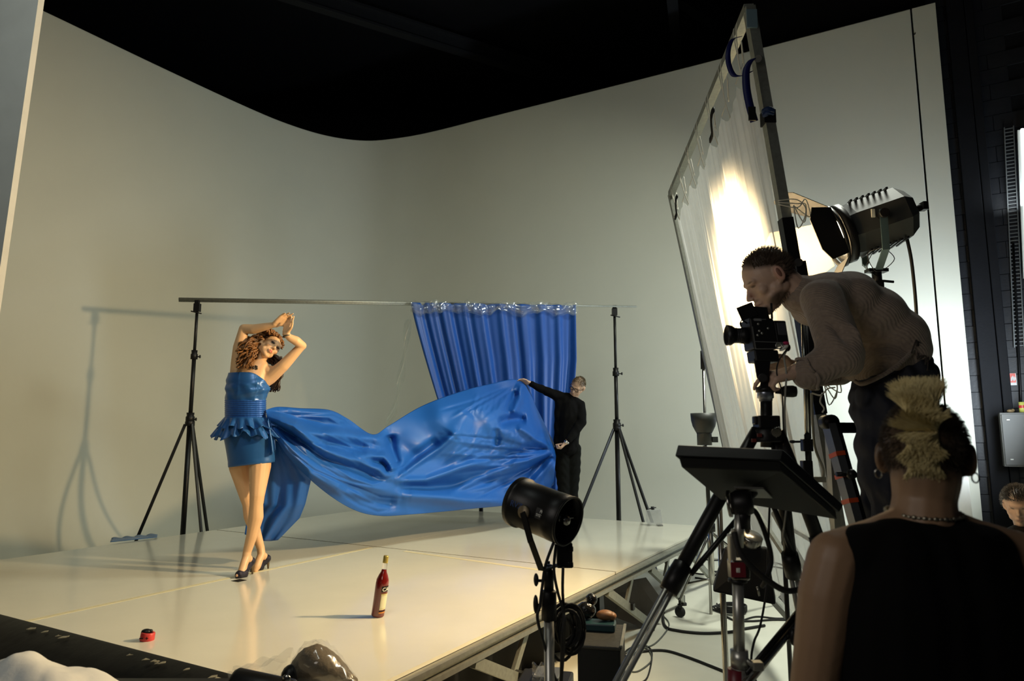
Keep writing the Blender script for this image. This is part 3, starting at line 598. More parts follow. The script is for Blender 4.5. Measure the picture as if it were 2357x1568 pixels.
mb = MB(); mb.grid(70, 50, tail); mb.build('hanging_tail', SATT, train, thick=.003)

# ================================================================== SILK FRAME
A0 = Vector((1.24, 3.3, 3.86)); A1 = Vector((1.62, 3.3, .45)); B0 = Vector((1.437, 5.93, 3.80)); B1 = Vector((2.03, 5.93, .45))
t = thing('diffusion_frame', 'tall tilted metal frame with a glowing white diffusion cloth laced inside it', 'frame', (1.8, 4.6, 0)); FRM = t
for a, b, n_ in ((A0, A1, 'upright'), (B0, B1, 'upright'), (A0, B0, 'top_bar'), (A1, B1, 'bottom_bar')):
    mb = MB(); mb.bar(a, b, .05, .05, (0, 1, 0) if n_ == 'upright' else (0, 0, 1)); mb.build(n_, GALV, t)
mb = MB(); mb.box(A0 + Vector((0, -.03, -.08)), (.054, .012, .10)); mb.build('corner_tape', M('blue_white_tape', (.16, .24, .28), .5), t)
for z, n_ in ((3.25, 'dark_tape'),):
    q = A0.lerp(A1, (3.86 - z) / 3.41); mb = MB(); mb.box(q, (.06, .06, .07)); mb.build('dark_tape', GAF, t)
q0, q1 = A0.lerp(A1, .335), A0.lerp(A1, .62); mb = MB(); mb.bar(q0, q1, .058, .058, (0, 1, 0)); mb.build('black_sleeve', BLKM, t)
SILK = film('diffusion_silk', (.80, .80, .78), .58, .3, 1.0)
def silk(u, v):     # u near->far, v top->bottom
    uu = .012 + u * .976; sag = .115 + .06 * abs(math.sin(u * math.pi * 6)) ** 1.5 * (1 - v) ; vv = (sag * (1 - .75 * v) + v * .97 if v > 0 else sag)
    top = A0.lerp(B0, uu); bot = A1.lerp(B1, uu); vv = min(.99, .062 + .030 * abs(math.sin(math.pi * 7 * u)) ** .8 * (1 - min(1, v * 3)) + v * .92)
    p_ = top.lerp(bot, vv); fo = .016 * math.sin(u * 44 + 2 * v) + .014 * math.sin(u * 29 + v * 5) + .020 * abs(math.sin(u * math.pi * 7)) ** .6 * (1 - v) ** 2 + .010 * abs(math.sin(u * 88 + 5 * v + 2 * math.sin(u * 9))) + .005 * math.sin(u * 230 + v * 9)
    return p_ + Vector((-1, 0, 0)) * fo * (.3 + .7 * math.sin(math.pi * min(.999, v * .9 + .08)))
mb = MB(); mb.grid(420, 60, silk); mb.build('diffusion_cloth', SILK, t)
WS = M('white_string', (.62, .60, .52), .7)
for i in range(7):
    u = (i + .5) / 7; a = A0.lerp(B0, u); b = silk(u, 0.0); mb = MB(); j = .03 * math.sin(i * 5)
    mb.tube(spl([a + Vector((0, .03, .03)), a + Vector((-.03, .02, 0)), b.lerp(a, .4) + Vector((-.02, 0, 0)), b], 4), .003, 5)
    mb.tube(spl([a + Vector((0, -.04, .03)), a + Vector((-.03, -.03, 0)), b.lerp(a, .4) + Vector((-.02, 0, 0)), b], 4), .003, 5)
    mb.tube(spl([b.lerp(a, .4), b.lerp(a, .5) + Vector((-.03, -.08 + j, .05)), b.lerp(a, .3) + Vector((-.03, -.10, -.03)), b.lerp(a, .35)], 5), .003, 5)
    mb.tube([b.lerp(a, .4), b.lerp(a, .2) + Vector((-.03, .05, -.03))], .003, 5); mb.build('tie', WS, t)
for z in (2.78, 1.90, 1.1):
    q = A0.lerp(A1, (3.86 - z) / 3.41); mb = MB()
    for k in range(3): mb.tube(spl([q + Vector((-.04, -.04, .01 * k)), q + Vector((.05, -.05, .02 * k - .02)), q + Vector((.10, -.03, .03 - .03 * k)), q + Vector((.13 - .03 * k, 0, -.05 - .03 * k)), q + Vector((.03, -.05, -.01))], 5), .003, 5)
    mb.build('tie', WS, t)
for px, py in ((1686, 222), (1583, 425)):
    a = P(px + 8, py - 30, 3.3); u = 0; 
    for _ in range(40):
        u += .025; b = silk(min(u, .99), .01)
        if b.x / b.y * 1571 * 1.04 + 1178.5 <= px + 22: break
    mb = MB(); b = silk(min(u, .9), .0) + Vector((-.04, 0, 0)); mb.grid(3, 8, lambda p, q: b + Vector((-.01 * math.sin(q * 6), -.03 + .12 * q, .08 - .17 * q + .03 * p + .012 * math.sin(q * 8))))
    o = mb.build('black_clip', GAF, t, thick=.012)
BLU = M('navy_strap', (.006, .009, .10), .5)
def strap(pts, w=.022):
    m_ = MB(); s_ = spl(pts, 6); m_.grid(2, len(s_), lambda u, v: s_[round(v * (len(s_) - 1))] + Vector((0.25 * (u - .5) * w, -.1 * w * (u - .5), 0)) + Vector(((u - .5) * w, 0, (u - .5) * w * .4))); return m_
tp_ = thing('blue_strap', 'navy blue strap looped round the top corner of the diffusion frame', 'strap', P(1735, 280, 3.2))
strap([P(1703, 85, 3.28), P(1685, 92, 3.24), P(1676, 120, 3.2), P(1678, 150, 3.2), P(1690, 174, 3.2), P(1712, 173, 3.2), P(1728, 165, 3.22)], .02).build('loop', BLU, tp_, thick=.003)
strap([P(1745, 132, 3.24), P(1730, 138, 3.2), P(1718, 160, 3.2), P(1718, 200, 3.19), P(1725, 240, 3.18), P(1736, 280, 3.18)], .030).build('tail', BLU, tp_, thick=.003)
mb = MB(); mb.rod(P(1745, 135, 3.26), P(1745, 135, 3.20), .018); mb.build('buckle', CHR, tp_)
mb = MB(); mb.box(P(1731, 262, 3.17), (.035, .01, .07)); mb.build('velcro_end', GAF, tp_)
mb = MB(); mb.ball(P(1768, 256, 3.27), (.035, .03, .022), 10); mb.ball(P(1762, 262, 3.24), .016, 8); mb.tube([P(1756, 268, 3.24), P(1766, 258, 3.22), P(1780, 262, 3.24)], .009, 6); mb.build('blue_tie', M('blue_cloth_tie', (.008, .03, .11), .6), None, 'blue cloth tie knotted round the near upright of the diffusion frame', 'strap')

# ================================================================== KEY FRESNEL LAMP
def ring(c, a, r0, r1, th, n=28):
    m_ = MB(); m_.lathe([(r0, 0), (r1, 0), (r1, th), (r0, th), (r0, 0)], c, a, n); return m_
ku, kv, ka = basis(KDIR)        # ka = beam direction
up = kv if kv.z > 0 else -kv; rt = ka.cross(up).normalized()
t = thing('spotlight', 'large grey and black studio spotlight with open barn doors aimed through the white diffusion cloth', 'spotlight', KEY - ka * .25)
GH = M('lamp_grey_enamel', (.055, .058, .055), .55, .3, bump=.2, bscale=60, bdist=.002)
def octo(c, r, sx=1.0): return [c + (rt * math.cos(a) * sx + up * math.sin(a)) * r for a in [math.pi / 8 + i * math.pi / 4 for i in range(8)]]
hc = KEY - ka * .05
mb = MB(); mb.loft([octo(hc, .165), octo(hc - ka * .06, .175), octo(hc - ka * .34, .175), octo(hc - ka * .40, .13)])
for i in range(len(mb.s)): mb.s[i] = False
mb.build('housing', GH, t, bevel=.004)
mb = MB()
for s_ in (1, -1):
    for i in range(7): mb.box(hc - ka * (.08 + i * .036) + up * .165 * s_, (.012, .012, .2), Matrix((ka, up, rt)).transposed())
mb.build('vent_fin', BLKM, t, kind='stuff')
mb = MB(); mb.loft([[hc - ka * d + (rt * math.cos(a) + up * math.sin(a)) * .178 for a in [math.pi / 8 + i * math.pi / 4 for i in range(2, 8)] + []] for d in (.1, .3)]) if False else None
ring(KEY - ka * .06, ka, .13, .19, .05).build('lens_ring', BLKM, t)
mb = MB(); mb.lathe([(.0, -.03), (.06, -.025), (.11, -.01), (.125, -.0)], KEY - ka * .005, ka, 28)
mb.build('lens', emit('lit_lens', (1, .86, .6), 14.0), t)
mb = MB(); ring(KEY, ka, .185, .20, .02).build('barn_ring', BLKM, t)
BD = M('barn_door_black', (.012, .011, .010), .5); 
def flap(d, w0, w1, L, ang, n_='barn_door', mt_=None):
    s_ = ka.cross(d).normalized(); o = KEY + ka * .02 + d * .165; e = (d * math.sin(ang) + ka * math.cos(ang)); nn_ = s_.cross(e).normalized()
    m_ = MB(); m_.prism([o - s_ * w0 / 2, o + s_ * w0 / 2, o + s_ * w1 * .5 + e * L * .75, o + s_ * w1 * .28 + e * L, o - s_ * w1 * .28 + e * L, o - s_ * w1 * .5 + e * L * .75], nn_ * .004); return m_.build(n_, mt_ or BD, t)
flap(-rt, .30, .34, .20, .55); flap(rt, .30, .46, .40, .55, mt_=M('barn_door_lit', (.30, .29, .27), .5)); flap(up, .26, .34, .30, .72); flap(-up, .26, .34, .30, .80)  # far flap's colour is lightened to stand in for lamp light on it
YK = M('blue_grey_yoke', (.06, .10, .115), .4, .2)
pv = hc - ka * .18
for s_ in (1, -1):
    mb = MB(); q = pv + rt * .195 * s_; mb.bar(q + Vector((0, 0, .03)), Vector((q.x, q.y, q.z - .22)), .04, .012, rt); mb.bar(Vector((q.x, q.y, q.z - .21)), Vector((pv.x, pv.y, pv.z - .30)) + rt * .05 * s_, .04, .012, (0, 0, 1)); mb.build('yoke_arm', YK, t)
    mb = MB(); mb.rod(q - rt * .03 * s_, q + rt * .03 * s_, .028); mb.build('pivot', BLK, t)
q = Vector((pv.x, pv.y, pv.z - .30)); mb = MB(); mb.box(q, (.12, .06, .02)); mb.rod(q, q - Vector((0, 0, .10)), .028); mb.rod(q - Vector((-.0, 0, .06)), q - Vector((-.10, 0, .07)), .008); mb.build('spigot', BLK, t)
mb = MB(); q2 = hc - ka * .40; mb.rod(q2, q2 - ka * .07, .022); mb.box(q2 - ka * .09, (.03, .05, .05)); mb.build('focus_knob', BLK, t)
mb = MB(); mb.box(hc - ka * .22 + rt * .17, (.035, .012, .06)) if False else mb.box(hc - ka * .14 - rt * .166 + up * .03, (.02, .01, .05)); mb.build('label', PRT, t)
q3 = hc - ka * .33 - up * .14; mb = MB(); mb.tube(spl([q3, q3 + Vector((.02, 0, -.2)), q3 + Vector((.03, .02, -.6)), q3 + Vector((.0, .05, -1.3)), q3 + Vector((-.05, .05, -2.6))], 6), .010, 8); mb.build('power_cable', RUB, t)
mb = MB(); q4 = pv + Vector((0, 0, -.2)); mb.tube(spl([q4 - rt * .19, q4 + Vector((-.1, -.1, -.02)), q4 + Vector((-.05, -.1, -.13)), q4 + Vector((.06, -.1, -.05)), q4 + Vector((-.03, -.1, .02)), q4 + Vector((-.11, -.1, -.1)), q4 + Vector((.02, 0, -.15))], 6), .0025, 5); mb.build('safety_wire', BLKM, t)
sx, sy = pv.x, pv.y
light_stand('lamp_stand', 'black stand behind the photographer carrying the large spotlight', sx, sy, pv.z - .46, .95, .6, (40, 160, 285), None, (1.0, 1.75), r=(.022, .018, .014))

# ================================================================== SMALL LAMP with round housing on steel stand
Yl = 2.42; c0, c1 = P(1210, 1162, Yl), P(1300, 1193, Yl - .10); av = (c1 - c0).normalized(); av = Vector((.76, -.60, -.24)).normalized(); cm = P(1252, 1178, Yl)
t = thing('drum_lamp', 'black cylindrical spotlight on a steel stand in front of the stage edge', 'spotlight', cm)
R0 = .083; a = cm - av * .105; b = cm + av * .105
mb = MB(); mb.lathe([(R0 * .96, -.012), (R0 * 1.07, -.012), (R0 * 1.07, .012), (R0, .016), (R0, .150), (R0 * 1.01, .152), (R0 * 1.01, .21), (R0 * .97, .212), (R0 * .97, .15), (R0 * .97, .02), (.03, .015), (0, .012)], a, av, 40); mb.build('housing', BLKM, t)
ring(b - av * .006, av, R0 * .96, R0 * 1.03, .008, 40).build('rim', BLK, t)
mb = MB(); mb.lathe([(0, 0), (R0 * .9, 0), (R0 * .9, .004), (0, .004)], a - av * .01, av, 32); mb.build('lens', M('dark_lens', (.03, .03, .035), .1), t)
lu, lv, _ = basis(av); mb = MB(); q = b - av * .07; mb.rod(q, q + av * .05, .016); mb.ball(q + av * .055, .02, 12); mb.tube([q + lu * .02 - lv * .03, q + lu * .05 + av * .045, q + lu * .072 + av * .05], .004, 6); mb.tube([q - lu * .02, q - lu * .05 + av * .04], .004, 6); mb.build('bulb_holder', CHR, t)
upv = Vector((0, 0, 1)); side = av.cross(upv).normalized(); side = side if side.y < 0 else -side      # towards the camera
def cyl_pt(x, y, r=R0 * 1.004):     # x along the axis, y up around the drum, on the camera side
    th = y / R0; n0 = side * math.cos(th) + side.cross(av).normalized() * math.sin(th) * (1 if side.cross(av).z > 0 else -1); return cm + av * x + n0 * r
DB = M('faded_blue_print', (.02, .05, .16), .5)
text_mesh('lettering', 'RVZ', .028, DB, t, lambda x, y: cyl_pt(-.088 + x * 1.0, y + .002))
mbx = MB(); mbx.grid(8, 6, lambda u, v: cyl_pt(.022 + .050 * u, -.006 + .036 * v, R0 * 1.002)); mbx.build('label', M('dark_label', (.03, .03, .03), .4), t)
for i, (tx, sz) in enumerate((('PRO', .014), ('SYSTEM', .013))): text_mesh('label_lettering', tx, sz, PRT, t, lambda x, y, i=i: cyl_pt(.026 + x * .9 + (.012 if i == 0 else 0), .016 - i * .014 + y, R0 * 1.006))
pvt = cm + side * (R0 + .012) - av * .02
pvt2 = cm - side * (R0 + .012) - av * .02
mb = MB(); mb.lathe([(0, 0), (.022, 0), (.022, .012), (0, .014)], pvt - side * .012, side, 20); mb.build('pivot', M('brass_washer', (.25, .2, .13), .5, .6), t)
bs = P(1262, 1305, Yl + .0); mb = MB()
e1 = P(1246, 1312, Yl - .07)
mb.bar(pvt, P(1222, 1248, Yl - .10), .022, .006, side); mb.bar(P(1222, 1246, Yl - .10), e1, .022, .006, side); mb.bar(e1, P(1295, 1298, Yl + .05), .022, .006); mb.bar(P(1295, 1298, Yl + .05), pvt2, .022, .006, side); mb.build('yoke', BLKM, t)
mb = MB(); mb.box(P(1299, 1277, Yl + .04), (.055, .04, .085)); mb.box(P(1312, 1262, Yl + .04), (.02, .045, .02)); mb.box(P(1312, 1298, Yl + .04), (.02, .045, .02)); mb.build('ballast_box', BLK, t, bevel=.004)
xs, ys = P(1263, 1320, Yl).x, Yl
s = thing('steel_stand', 'chrome steel stand holding the black drum lamp', 'stand', (xs, ys, 0))
def zat(py, Y=Yl): return P(1263, py, Y).z
mb = MB(); mb.rod((xs, ys, zat(1330)), (xs, ys, zat(1300)), .012); mb.rod((xs, ys, zat(1298)), (xs, ys, zat(1292)), .005); mb.build('spigot', BLK, s)
mb = MB(); mb.rod((xs, ys, zat(1400)), (xs, ys, zat(1330)), .0125); mb.build('upper_tube', STL, s)
mb = MB(); mb.rod((xs, ys, .1), (xs, ys, zat(1400)), .0175); mb.build('lower_tube', STL, s)
for py, hh, rr in ((1339, .032, .017), (1395, .045, .026)):
    z = zat(py); mb = MB(); mb.lathe([(0, -hh), (rr, -hh), (rr, hh), (rr * .8, hh + .006), (0, hh + .006)], (xs, ys, z), n=16); mb.build('collar', BLK, s)
    mb = MB(); mb.rod((xs - rr, ys - .01, z + .005), (xs - .045, ys - .01, z + .005), .005); mb.ball((xs - .040 - rr * .2, ys - .01, z + .008), (.009, .016, .022 + (rr - .017)), 12); mb.build('knob', BLK, s)
for i in range(3):
    aa = math.radians(100 + 120 * i); e = Vector((math.cos(aa), math.sin(aa), 0)); mb = MB(); mb.rod(Vector((xs, ys, .55)) + e * .03, Vector((xs, ys, .02)) + e * .55, .011); mb.build('leg', CHR, s)
for i, pp in enumerate(([(1274, 1250), (1256, 1300), (1248, 1350), (1243, 1395), (1240, 1440)], [(1280, 1253), (1275, 1310), (1283, 1360), (1297, 1410), (1300, 1450)], [(1296, 1306), (1295, 1360), (1298, 1420), (1294, 1470)])):
    mb = MB(); mb.tube(spl([P(x, y, Yl - .06 + .02 * i) for x, y in pp] + [P(1290, 1600, Yl + .1)], 6), .0055, 6); mb.build('cable', RUB, t)
mb = MB()
for i in range(9):
    cx, cy, r1, r2 = 1305 + random.uniform(-12, 12), 1450 + random.uniform(-18, 22), random.uniform(20, 32), random.uniform(38, 62)
    mb.tube([P(cx + r1 * math.cos(a_), cy + r2 * math.sin(a_), Yl + .05 + .02 * math.sin(a_ + i) + .01 * i) for a_ in [2 * math.pi * j / 20 for j in range(21)]], .006, 6)
mb.build('coiled_cable', RUB, None, 'loops of black cable hung on the steel stand below the drum lamp', 'cable')
# ================================================================== CAMERA ON TRIPOD
Yt = 2.42
def T(px, py, d=0): return P(px, py, Yt + d)
tr = thing('tripod', 'black tripod with silver lower legs carrying the medium format camera', 'tripod', (T(1764, 1000).x, Yt, 0))
mb = MB(); mb.rod(T(1764, 1030), T(1764, 915), .020, n=16); mb.build('centre_column', BLKM, tr)
mb = MB(); mb.lathe([(0, -.022), (.022, -.022), (.024, -.012), (.028, -.010), (.028, .012), (.026, .018), (0, .018)], T(1762, 910), n=28); mb.build('silver_collar', M('anodised_silver', (.30, .33, .40), .3, .8), tr)
mb = MB(); mb.lathe([(0, 0), (.033, 0), (.033, .018), (0, .018)], T(1762, 903), n=28); mb.box(T(1780, 899), (.05, .02, .012)); mb.build('head_base', BLK, tr)
mb = MB(); mb.rod(T(1785, 900, -.02), T(1800, 901, -.03), .010); mb.lathe([(0, 0), (.015, .002), (.020, .012), (.021, .04), (.018, .05), (0, .052)], T(1798, 901, -.03), (1, -.1, -.02), 20); mb.build('pan_handle', BLK, tr)
mb = MB(); mb.hexa([T(1748, 895, -.03), T(1784, 893, -.03), T(1784, 893, .03), T(1748, 895, .03)], [T(1752, 868, -.03), T(1776, 868, -.03), T(1776, 868, .03), T(1752, 868, .03)]); mb.rod(T(1756, 870, -.045), T(1756, 870, .045), .017); mb.build('tilt_head', BLK, tr, bevel=.003)
mb = MB(); mb.box(T(1764, 972), (.075, .07, .045)); mb.box(T(1740, 968), (.02, .03, .03)); mb.lathe([(.045, -.03), (.055, -.03), (.05, .015), (.03, .02)], T(1764, 998), n=20); mb.build('shoulder', BLK, tr, bevel=.005)
mb = MB(); mb.rod(T(1787, 990, -.05), T(1787, 996, -.07), .016); mb.rod(T(1782, 998, -.05), T(1790, 1006, -.06), .006); mb.build('spirit_level', CHR, tr)
for x, y in ((1735, 1014), (1748, 1002)): mb = MB(); mb.box(T(x, y, -.05), (.014, .01, .012)); mb.build('red_lever', M('dark_red', (.12, .02, .015), .5), tr)
for (x0, y0, x1, y1, x2, y2, dy, tail) in ((1742, 990, 1555, 1330, 1420, 1580, -.25, 0), (1784, 990, 1822, 1300, 1850, 1450, .35, 1), (1792, 992, 1893, 1268, 1930, 1380, -.05, 2)):
    top = T(x0, y0); m1 = P(x1, y1, Yt + dy * .55); m2 = P(x2, y2, Yt + dy); dd = (m2 - m1); foot = m1 + dd * (m1.z / (m1.z - m2.z) * .985)
    mb = MB(); mb.tube([top, top.lerp(m1, .5), m1], [.020, .024, .022], 12); mb.lathe([(0, -.05), (.030, -.05), (.033, .0), (.030, .05), (0, .05)], m1, dd, 14); mb.build('upper_leg', BLK, tr)
    mb = MB(); sd = dd.cross(Vector((0, 1, 0))).normalized() * .010
    mb.rod(m1 + sd, foot + sd, .009); mb.rod(m1 - sd, foot - sd, .009); mb.build('lower_leg', STL, tr)
    mb = MB(); mb.lathe([(0, -.03), (.02, -.03), (.024, .03), (0, .03)], foot, -dd, 12); mb.build('rubber_foot', RUB, tr)
mb = MB(); mb.rod(T(1760, 1120), P(1590, 1322, Yt - .12), .009); mb.build('spreader', BLKM, tr)
mb = MB(); mb.rod(T(1766, 1130), P(1830, 1290, Yt + .18), .009); mb.build('spreader', BLKM, tr)
mb = MB(); mb.bar(T(1652, 1148, -.05), T(1635, 1188, -.06), .030, .012); mb.build('leg_label', ALU, tr, 'pale metal sleeve on the leg')
# camera body
CB = Vector(T(1757, 780)); th = math.radians(10)
cf = Vector((-math.cos(th), 0, -math.sin(th) * -.15)).normalized(); cf = Vector((-.99, 0, .02)).normalized(); cu_ = Vector((-.10, 0, .995)).normalized(); cs_ = Vector((0, 1, 0))
CR = Matrix((cf, cs_, cu_)).transposed()
def cb(f, s_, u): return CB + cf * f + cs_ * s_ + cu_ * u
cm_ = thing('medium_format_camera', 'black medium format camera with a big lens and waist-level hood on the tripod', 'camera', cb(0, 0, -.05))
mb = MB(); mb.box(cb(.015, 0, .012), (.085, .10, .11), CR); mb.build('body', BLK, cm_, bevel=.005)
mb = MB(); mb.box(cb(-.05, 0, .018), (.045, .09, .085), CR); mb.build('film_back', BLK, cm_, bevel=.005)
mb = MB(); mb.box(cb(-.052, -.047, .03), (.030, .004, .045), CR); mb.build('back_plate', M('dark_grey_plate', (.05, .05, .055), .3), cm_, bevel=.002)
mb = MB(); q = cb(.055, 0, .010); mb.lathe([(0, 0), (.030, 0), (.030, .022), (.027, .025), (.027, .045), (.031, .052), (.036, .060), (.037, .075), (.034, .076), (.030, .066), (0, .062)], q, cf, 36); mb.build('lens', BLK, cm_)
mb = MB(); mb.ball(q + cf * .058, (.026, .026, .008), 20, (cs_, cu_, cf)); mb.build('front_element', M('lens_glass', (.02, .03, .06), .05), cm_)
mb = MB()
for k in range(3): ring(q + cf * (.030 + .005 * k), cf, .0265, .0278, .0015) if False else mb.lathe([(.0268, .028 + .006 * k), (.0278, .028 + .006 * k), (.0278, .030 + .006 * k), (.0268, .030 + .006 * k)], q, cf, 30)
mb.build('focus_ribs', M('dark_grey_plate', (.05, .05, .055), .3), cm_)
mb = MB(); mb.hexa([cb(.048, -.036, .068), cb(-.02, -.036, .068), cb(-.02, .036, .068), cb(.048, .036, .068)], [cb(.055, -.04, .112), cb(-.015, -.04, .108), cb(-.015, .04, .108), cb(.055, .04, .112)]); mb.bar(cb(.052, -.04, .068), cb(.066, -.04, .115), .004, .06); mb.build('viewfinder_hood', BLK, cm_)
mb = MB(); mb.rod(cb(-.03, -.03, .068), cb(-.036, -.03, .125), .004); mb.build('crank_post', BLK, cm_)
mb = MB(); q = cb(.060, -.03, .050); mb.tube([q, q + cf * .018 + cu_ * .012, q + cf * .026, q + cf * .024 - cu_ * .014], .003, 6); mb.build('shutter_lever', BLK, cm_)
LN = M('silver_trim', (.45, .45, .42), .3, .8)
def line(a, b, n_='trim_line', w=.0022):
    m_ = MB(); m_.bar(cb(*a), cb(*b), w, w, (0, 1, 0)); return m_
m_ = MB()
for a, b in (((.052, -.052, -.018), (-.045, -.052, -.020)), ((.052, -.052, -.044), (-.045, -.052, -.042)), ((-.045, -.052, -.020), (-.045, -.052, -.042)), ((.052, -.052, .035), (.052, -.052, -.044)), ((.0, -.052, .062), (.045, -.052, .060))): m_.bar(cb(*a), cb(*b), .0022, .0022, (0, 1, 0))
m_.build('silver_edge', LN, cm_)
mb = MB(); mb.lathe([(.0085, 0), (.0115, 0), (.0115, .003), (.0085, .003), (.0085, 0)], cb(-.030, -.051, -.031), (0, -1, 0), 24); mb.build('dial_ring', LN, cm_)
mb = MB()
for f_, u_ in ((.03, .045), (.03, .02), (.022, .012), (-.002, .03), (.038, .005)): mb.lathe([(0, 0), (.004, 0), (.004, .004), (0, .004)], cb(f_, -.05, u_), (0, -1, 0), 12)
mb.build('button', LN, cm_)
mb = MB(); mb.box(cb(.030, -.052, .060), (.026, .002, .008), CR); mb.build('name_plate', M('plate_grey', (.3, .3, .3), .4, .4), cm_)
mb = MB(); mb.box(cb(.012, 0, -.066), (.085, .085, .042), CR); mb.build('motor_base', BLK, cm_, bevel=.005)
mb = MB(); mb.hexa([T(1742, 872, -.035), T(1770, 868, -.035), T(1770, 868, .035), T(1742, 872, .035)], [T(1734, 826, -.035), T(1775, 818, -.035), T(1775, 818, .035), T(1734, 826, .035)]); mb.build('mounting_grip', BLK, cm_, bevel=.004)
mb = MB(); mb.ball(cb(-.060, -.04, -.020), (.014, .010, .007), 10); mb.build('pink_tag', M('pink_tag', (.5, .03, .12), .5), cm_)
mb = MB(); mb.ball(cb(-.050, -.045, -.038), (.020, .010, .007), 10, (Vector((.85, 0, .5)), cs_, Vector((-.5, 0, .85)))); mb.build('white_plug', PRT, cm_)
mb = MB(); mb.ball(cb(-.070, -.03, -.034), (.010, .010, .014), 10); mb.build('connector', BLK, cm_)
mb = MB(); mb.tube(spl([cb(-.074, -.03, -.034), T(1805, 820, -.04), T(1810, 860, -.05), T(1808, 900, -.05), T(1806, 960, -.03), T(1812, 1040, 0), T(1815, 1120, 0), T(1800, 1250, .1)], 6), .0035, 6); mb.build('sync_cable', M('pale_cable', (.25, .25, .22), .5), cm_)
mb = MB(); mb.tube(spl([cb(-.066, -.04, -.036), T(1793, 830, -.04), T(1788, 860, -.05), T(1800, 905, -.04), T(1803, 980, -.02), T(1810, 1060, 0), T(1820, 1200, .1)], 6), .0025, 6); mb.build('thin_cable', RUB, cm_)

# ================================================================== MONITOR ON ITS STAND
Ym = 1.98
mo = thing('monitor', 'tilted flat black monitor seen from behind and below on a chrome stand', 'monitor', P(1712, 1150, Ym))
n0 = [P(1553, 1050, 1.86), P(1796, 1060, 1.92), P(1932, 1180, 2.16), P(1650, 1132, 2.14)]       # underside plane of the bezel
nrm = (n0[1] - n0[0]).cross(n0[3] - n0[0]).normalized(); nrm = nrm if nrm.z > 0 else -nrm
ctr = sum(n0, Vector()) / 4
up4 = [P(1560, 1024, 1.90), P(1802, 1035, 1.96), P(1942, 1163, 2.20), P(1672, 1112, 2.18)]
mb = MB(); mb.hexa(n0, up4); mb.build('bezel', BLK, mo, bevel=.003)
n1 = [ctr + (v - ctr) * .955 for v in n0]; dn = [v + Vector((0, 0, -.0)) - nrm * .028 for v in [ctr + (v - ctr) * .94 for v in n0]]
mb = MB(); mb.hexa(dn, n1); mb.build('back_shell', M('monitor_grey', (.012, .0125, .010), .6), mo, bevel=.003)
mb = MB(); k1 = sum(dn, Vector()) / 4 + Vector((-.01, 0, -.002)); e1, e2 = (dn[1] - dn[0]).normalized(), (dn[3] - dn[0]).normalized()
mb.prism([k1 - e1 * .045 - e2 * .05, k1 + e1 * .045 - e2 * .05, k1 + e1 * .045 + e2 * .05, k1 - e1 * .045 + e2 * .05], -nrm * .006); mb.build('mount_plate', M('plate_grey2', (.34, .34, .31), .45, .4), mo)
sc_ = [u_ + nrm * .001 for u_ in [ctr + (v - ctr) * .93 for v in up4]]
hd = P(1708, 1158, Ym)
mb = MB(); mb.rod(k1, hd, .014); mb.build('ball_arm', BLK, mo)
ms = thing('monitor_stand', 'chrome stand with red bands that carries the tilted monitor', 'stand', (P(1700, 1300, Ym).x, Ym, 0))
def Q(px, py, d=0): return P(px, py, Ym + d)
mb = MB(); mb.lathe([(0, -.028), (.03, -.028), (.036, -.015), (.036, .015), (.03, .028), (0, .028)], hd, (.9, -.4, .1), 24); mb.lathe([(0, -.05), (.018, -.05), (.02, .01), (0, .01)], hd - Vector((0, 0, .02)), n=16); mb.build('swivel_head', BLK, ms)
mb = MB(); mb.lathe([(.030, -.038), (.038, -.038), (.038, -.030), (.030, -.030)], hd, (.9, -.4, .1), 24); mb.build('chrome_ring', CHR, ms)
mb = MB(); mb.rod(Q(1700, 1260), Q(1702, 1185), .014); mb.build('top_tube', STL, ms)
mb = MB(); mb.rod(Q(1702, 1520), Q(1698, 1335), .0155, n=20); mb.build('upper_tube', STL, ms)
ft = Q(1702, 1600); mb = MB(); mb.rod((ft.x, Ym, .1), Q(1702, 1505), .021, n=20); mb.build('lower_tube', STL, ms)
mb = MB(); mb.box(Q(1700, 1310), (.050, .05, .055)); mb.build('clamp_block', CHR, ms, bevel=.006)
mb = MB(); mb.box(Q(1699, 1312, -.027), (.040, .004, .040)); mb.build('red_label', M('deep_red_label', (.16, .015, .025), .4), ms)
mb = MB(); mb.box(Q(1699, 1313, -.030), (.010, .002, .012)); mb.box(Q(1699, 1313, -.0315), (.005, .002, .006)); mb.build('label_mark', PRT, ms)
mb = MB(); mb.lathe([(0, 0), (.026, 0), (.026, .008), (0, .008)], Q(1698, 1340), n=20); mb.build('collar', BLK, ms)
mb = MB(); mb.box(Q(1684, 1265), (.016, .03, .085)); mb.box(Q(1692, 1230), (.02, .02, .03)); mb.build('lock_lever', M('pale_metal', (.42, .40, .33), .35, .7), ms, bevel=.004)
mb = MB(); mb.lathe([(0, -.025), (.024, -.025), (.024, .02), (0, .02)], Q(1702, 1514), n=20); mb.build('lower_collar', STL, ms)
mb = MB(); mb.rod(Q(1694, 1540), Q(1694, 1620), .0225, n=20); mb.build('red_band', MATS['deep_red_label'], ms)
mb = MB(); mb.tube([Q(1716, 1518, -.01), Q(1730, 1530, -.02), Q(1748, 1532, -.02)], .008); mb.box(Q(1742, 1532, -.02), (.030, .03, .022)); mb.build('leg_bracket', ALU, ms, bevel=.003)
l0, l1 = Q(1728, 1562, -.02), P(1850, 1412, Ym + .15); mb = MB(); dl = l1 - l0; mb.rod(l0 - dl * .5, l0 + dl * 1.3, .012); mb.build('leg', CHR, ms)
mb = MB(); mb.rod(l0 + Vector((-.012, 0, .012)), l0 + dl * 1.2 + Vector((-.012, 0, .012)), .007); mb.build('brace', BLKM, ms)
mb = MB(); mb.ball(P(1826, 1467, Ym + .08), (.012, .01, .024), 10); mb.build('knob', BLK, ms)
